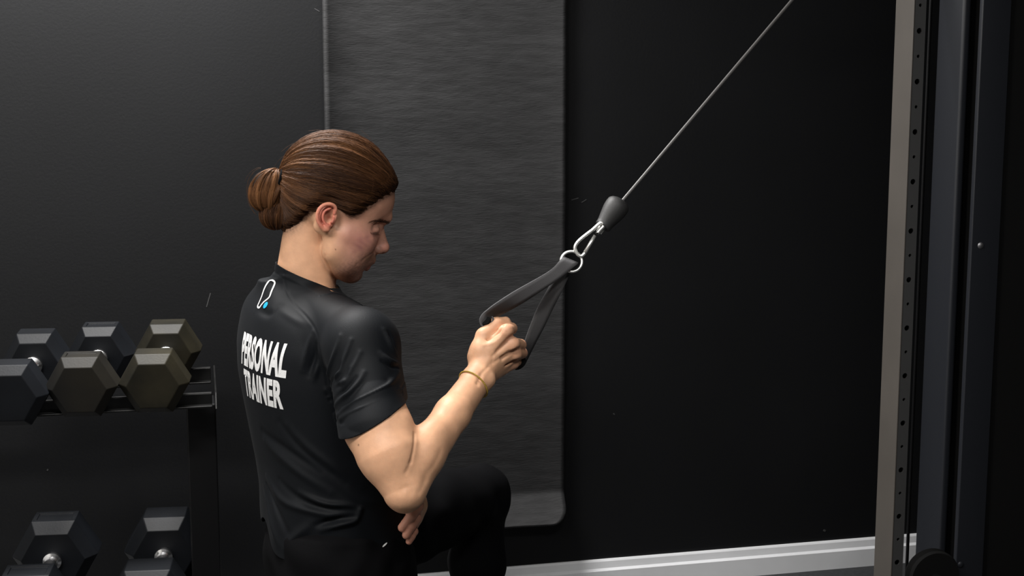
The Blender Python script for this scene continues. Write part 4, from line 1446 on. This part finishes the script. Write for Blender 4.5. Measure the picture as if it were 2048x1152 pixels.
MB().add(V, [tuple(range(len(V)))]).build('badge_dot', M_cyan, shirt)

# ------------------------------------------------------------------ trousers and shoes
HPR = P(672, 1112, 2.56); HPL = P(705, 1095, 2.72)
KNR = A([HPR[0] + 0.03, HPR[1] - 0.01, 0.062])
KNL = P(963, 985, 3.03)
tdir = KNL - HPL; tdir[2] = 0; tdir /= np.linalg.norm(tdir)
ANL = A([KNL[0], KNL[1], 0.10]) - tdir * 0.015
ANR = KNR - BF * 0.40 + Z * 0.0
tf = Field([-0.86, 2.2, 0.02], [0.12, 3.3, 0.66], 0.0042)
tf.loft([q for q in SECS if q[0] < 0.56], BF, BR, 0.0, grow=-0.011)
tf.ell(P(680, 1120, 2.64), (BF, BR, Z), (0.125, 0.172, 0.12), 0.04)
tf.chain([HPR, (HPR + KNR) / 2, KNR], [0.092, 0.083, 0.060], 0.04)
tf.chain([KNR, ANR], [0.060, 0.040], 0.03)
tf.chain([HPL, P(880, 1018, 2.93), P(930, 998, 2.98), P(957, 987, 3.03)], [0.092, 0.077, 0.064, 0.0525], 0.02)
tf.ball(P(966, 1000, 3.03), 0.0515, 0.01)
tf.ball(P(979, 973, 3.03), 0.0370, 0.012)
tf.chain([KNL, KNL * 0.6 + ANL * 0.4 - tdir * 0.01, ANL], [0.053, 0.055, 0.046], 0.03)
TV, TQ = tf.mesh(3)
del tf
tn_ = vnormals(TV, TQ)
wr = 0.0022 * np.sin(TV[:, 2] * 70 + 6 * np.sin(TV[:, 0] * 14)) * np.sin(TV[:, 0] * 37 + TV[:, 1] * 29) + 0.0016 * np.sin((TV[:, 0] + TV[:, 1]) * 60 + TV[:, 2] * 45)
dk = np.linalg.norm(TV - KNL, axis=1)
TV = TV + tn_ * wr[:, None]
zt_ = zh + 0.045
keep = (TV[TQ][:, :, 2].max(1) < zt_)
trs = mesh_np('trousers', TV, TQ[keep], M_trouser, person)
trs['label'] = 'black sports trousers'
wb = []
tgp, tgn = hit_px(BVHTree.FromPolygons([tuple(p) for p in TV], TQ[keep].tolist()), 769, 1090)
if tgp is None: tgp, tgn = hit_px(bvh_s, 769, 1090)
sx = np.cross(tgn, Z); sx /= np.linalg.norm(sx); sy = np.cross(sx, tgn)
if sx[0] < 0: sx = -sx
if sy[2] < 0: sy = -sy
V = [tgp + tgn * 0.0012 + sx * 0.0062 * math.cos(t) + sy * (0.0016 * math.sin(t) + 0.0026 * math.cos(t)) for t in np.linspace(0, 2 * math.pi, 16, endpoint=False)]
MB().add(V, [tuple(range(16))]).build('small_emblem', M_print, trs)


def shoe(heel, fwd, up_, flat):
    sf = Field(heel - 0.2, heel + 0.34 * np.abs(fwd) + 0.2, 0.004)
    sd = np.cross(up_, fwd)
    sf.ell(heel + up_ * 0.045, (fwd, sd, up_), (0.050, 0.036, 0.055), 0.0)
    sf.ell(heel + fwd * 0.07 + up_ * 0.050, (fwd, sd, up_), (0.08, 0.038, 0.048), 0.03)
    sf.ell(heel + fwd * 0.165 + up_ * 0.030, (fwd, sd, up_), (0.068, 0.046, 0.034), 0.04)
    v, q = sf.mesh(3)
    pr_ = (v - heel) @ up_
    v = v - np.outer(np.minimum(pr_ - 0.012, 0), up_)
    sh = mesh_np('shoe', v, q, M_shoe, person)
    mb = MB()
    pts = []
    for t in np.linspace(0, 2 * math.pi, 28, endpoint=False):
        x = 0.095 + 0.142 * math.cos(t); y = (0.040 + 0.007 * math.cos(t)) * math.sin(t)
        pts.append(heel + fwd * x + sd * y)
    V = [p - up_ * 0.004 for p in pts] + [p + up_ * 0.018 for p in pts]; m_ = len(pts)
    F = [tuple(range(m_)), tuple(range(2 * m_ - 1, m_ - 1, -1))] + [(i, m_ + i, m_ + (i + 1) % m_, (i + 1) % m_) for i in range(m_)]
    mb.add(V, F).build('sole', M_sole, sh, smooth=True, bevel=0.004)


shoe(A([ANL[0], ANL[1], 0.005]) - tdir * 0.03, tdir, Z, True)
u2 = BF * 0.86 + Z * 0.5; u2 /= np.linalg.norm(u2)
f2_ = -Z * 0.86 + BF * 0.5; f2_ /= np.linalg.norm(f2_)
shoe(ANR - BF * 0.085 + Z * 0.165, f2_ * 1.0, -(-BF * 0.86 - Z * 0.5) if False else -u2, False)

# ------------------------------------------------------------------ bracelet
bc = P(947, 769, 2.508)
fa_ = (WR - P(905, 828, 2.468)); fa_ /= np.linalg.norm(fa_)
q1 = np.cross(fa_, CF); q1 /= np.linalg.norm(q1); q2 = np.cross(fa_, q1)
br = MB()
for ph0 in (0, math.pi):
    pts = []
    for k_ in range(240):
        t = 2 * math.pi * k_ / 240; tw = t * 30 + ph0
        rr = 0.0297 + 0.0008 * math.cos(tw)
        pts.append(bc + q1 * rr * math.cos(t) + q2 * rr * 1.0 * math.sin(t) + fa_ * (0.0008 * math.sin(tw) + 0.003 * math.cos(t)))
    br.tube(pts, 0.00085, 6, closed=True)
brc = br.build('bracelet', M_cord, person, smooth='all')
brc['label'] = 'thin twisted yellow cord bracelet'
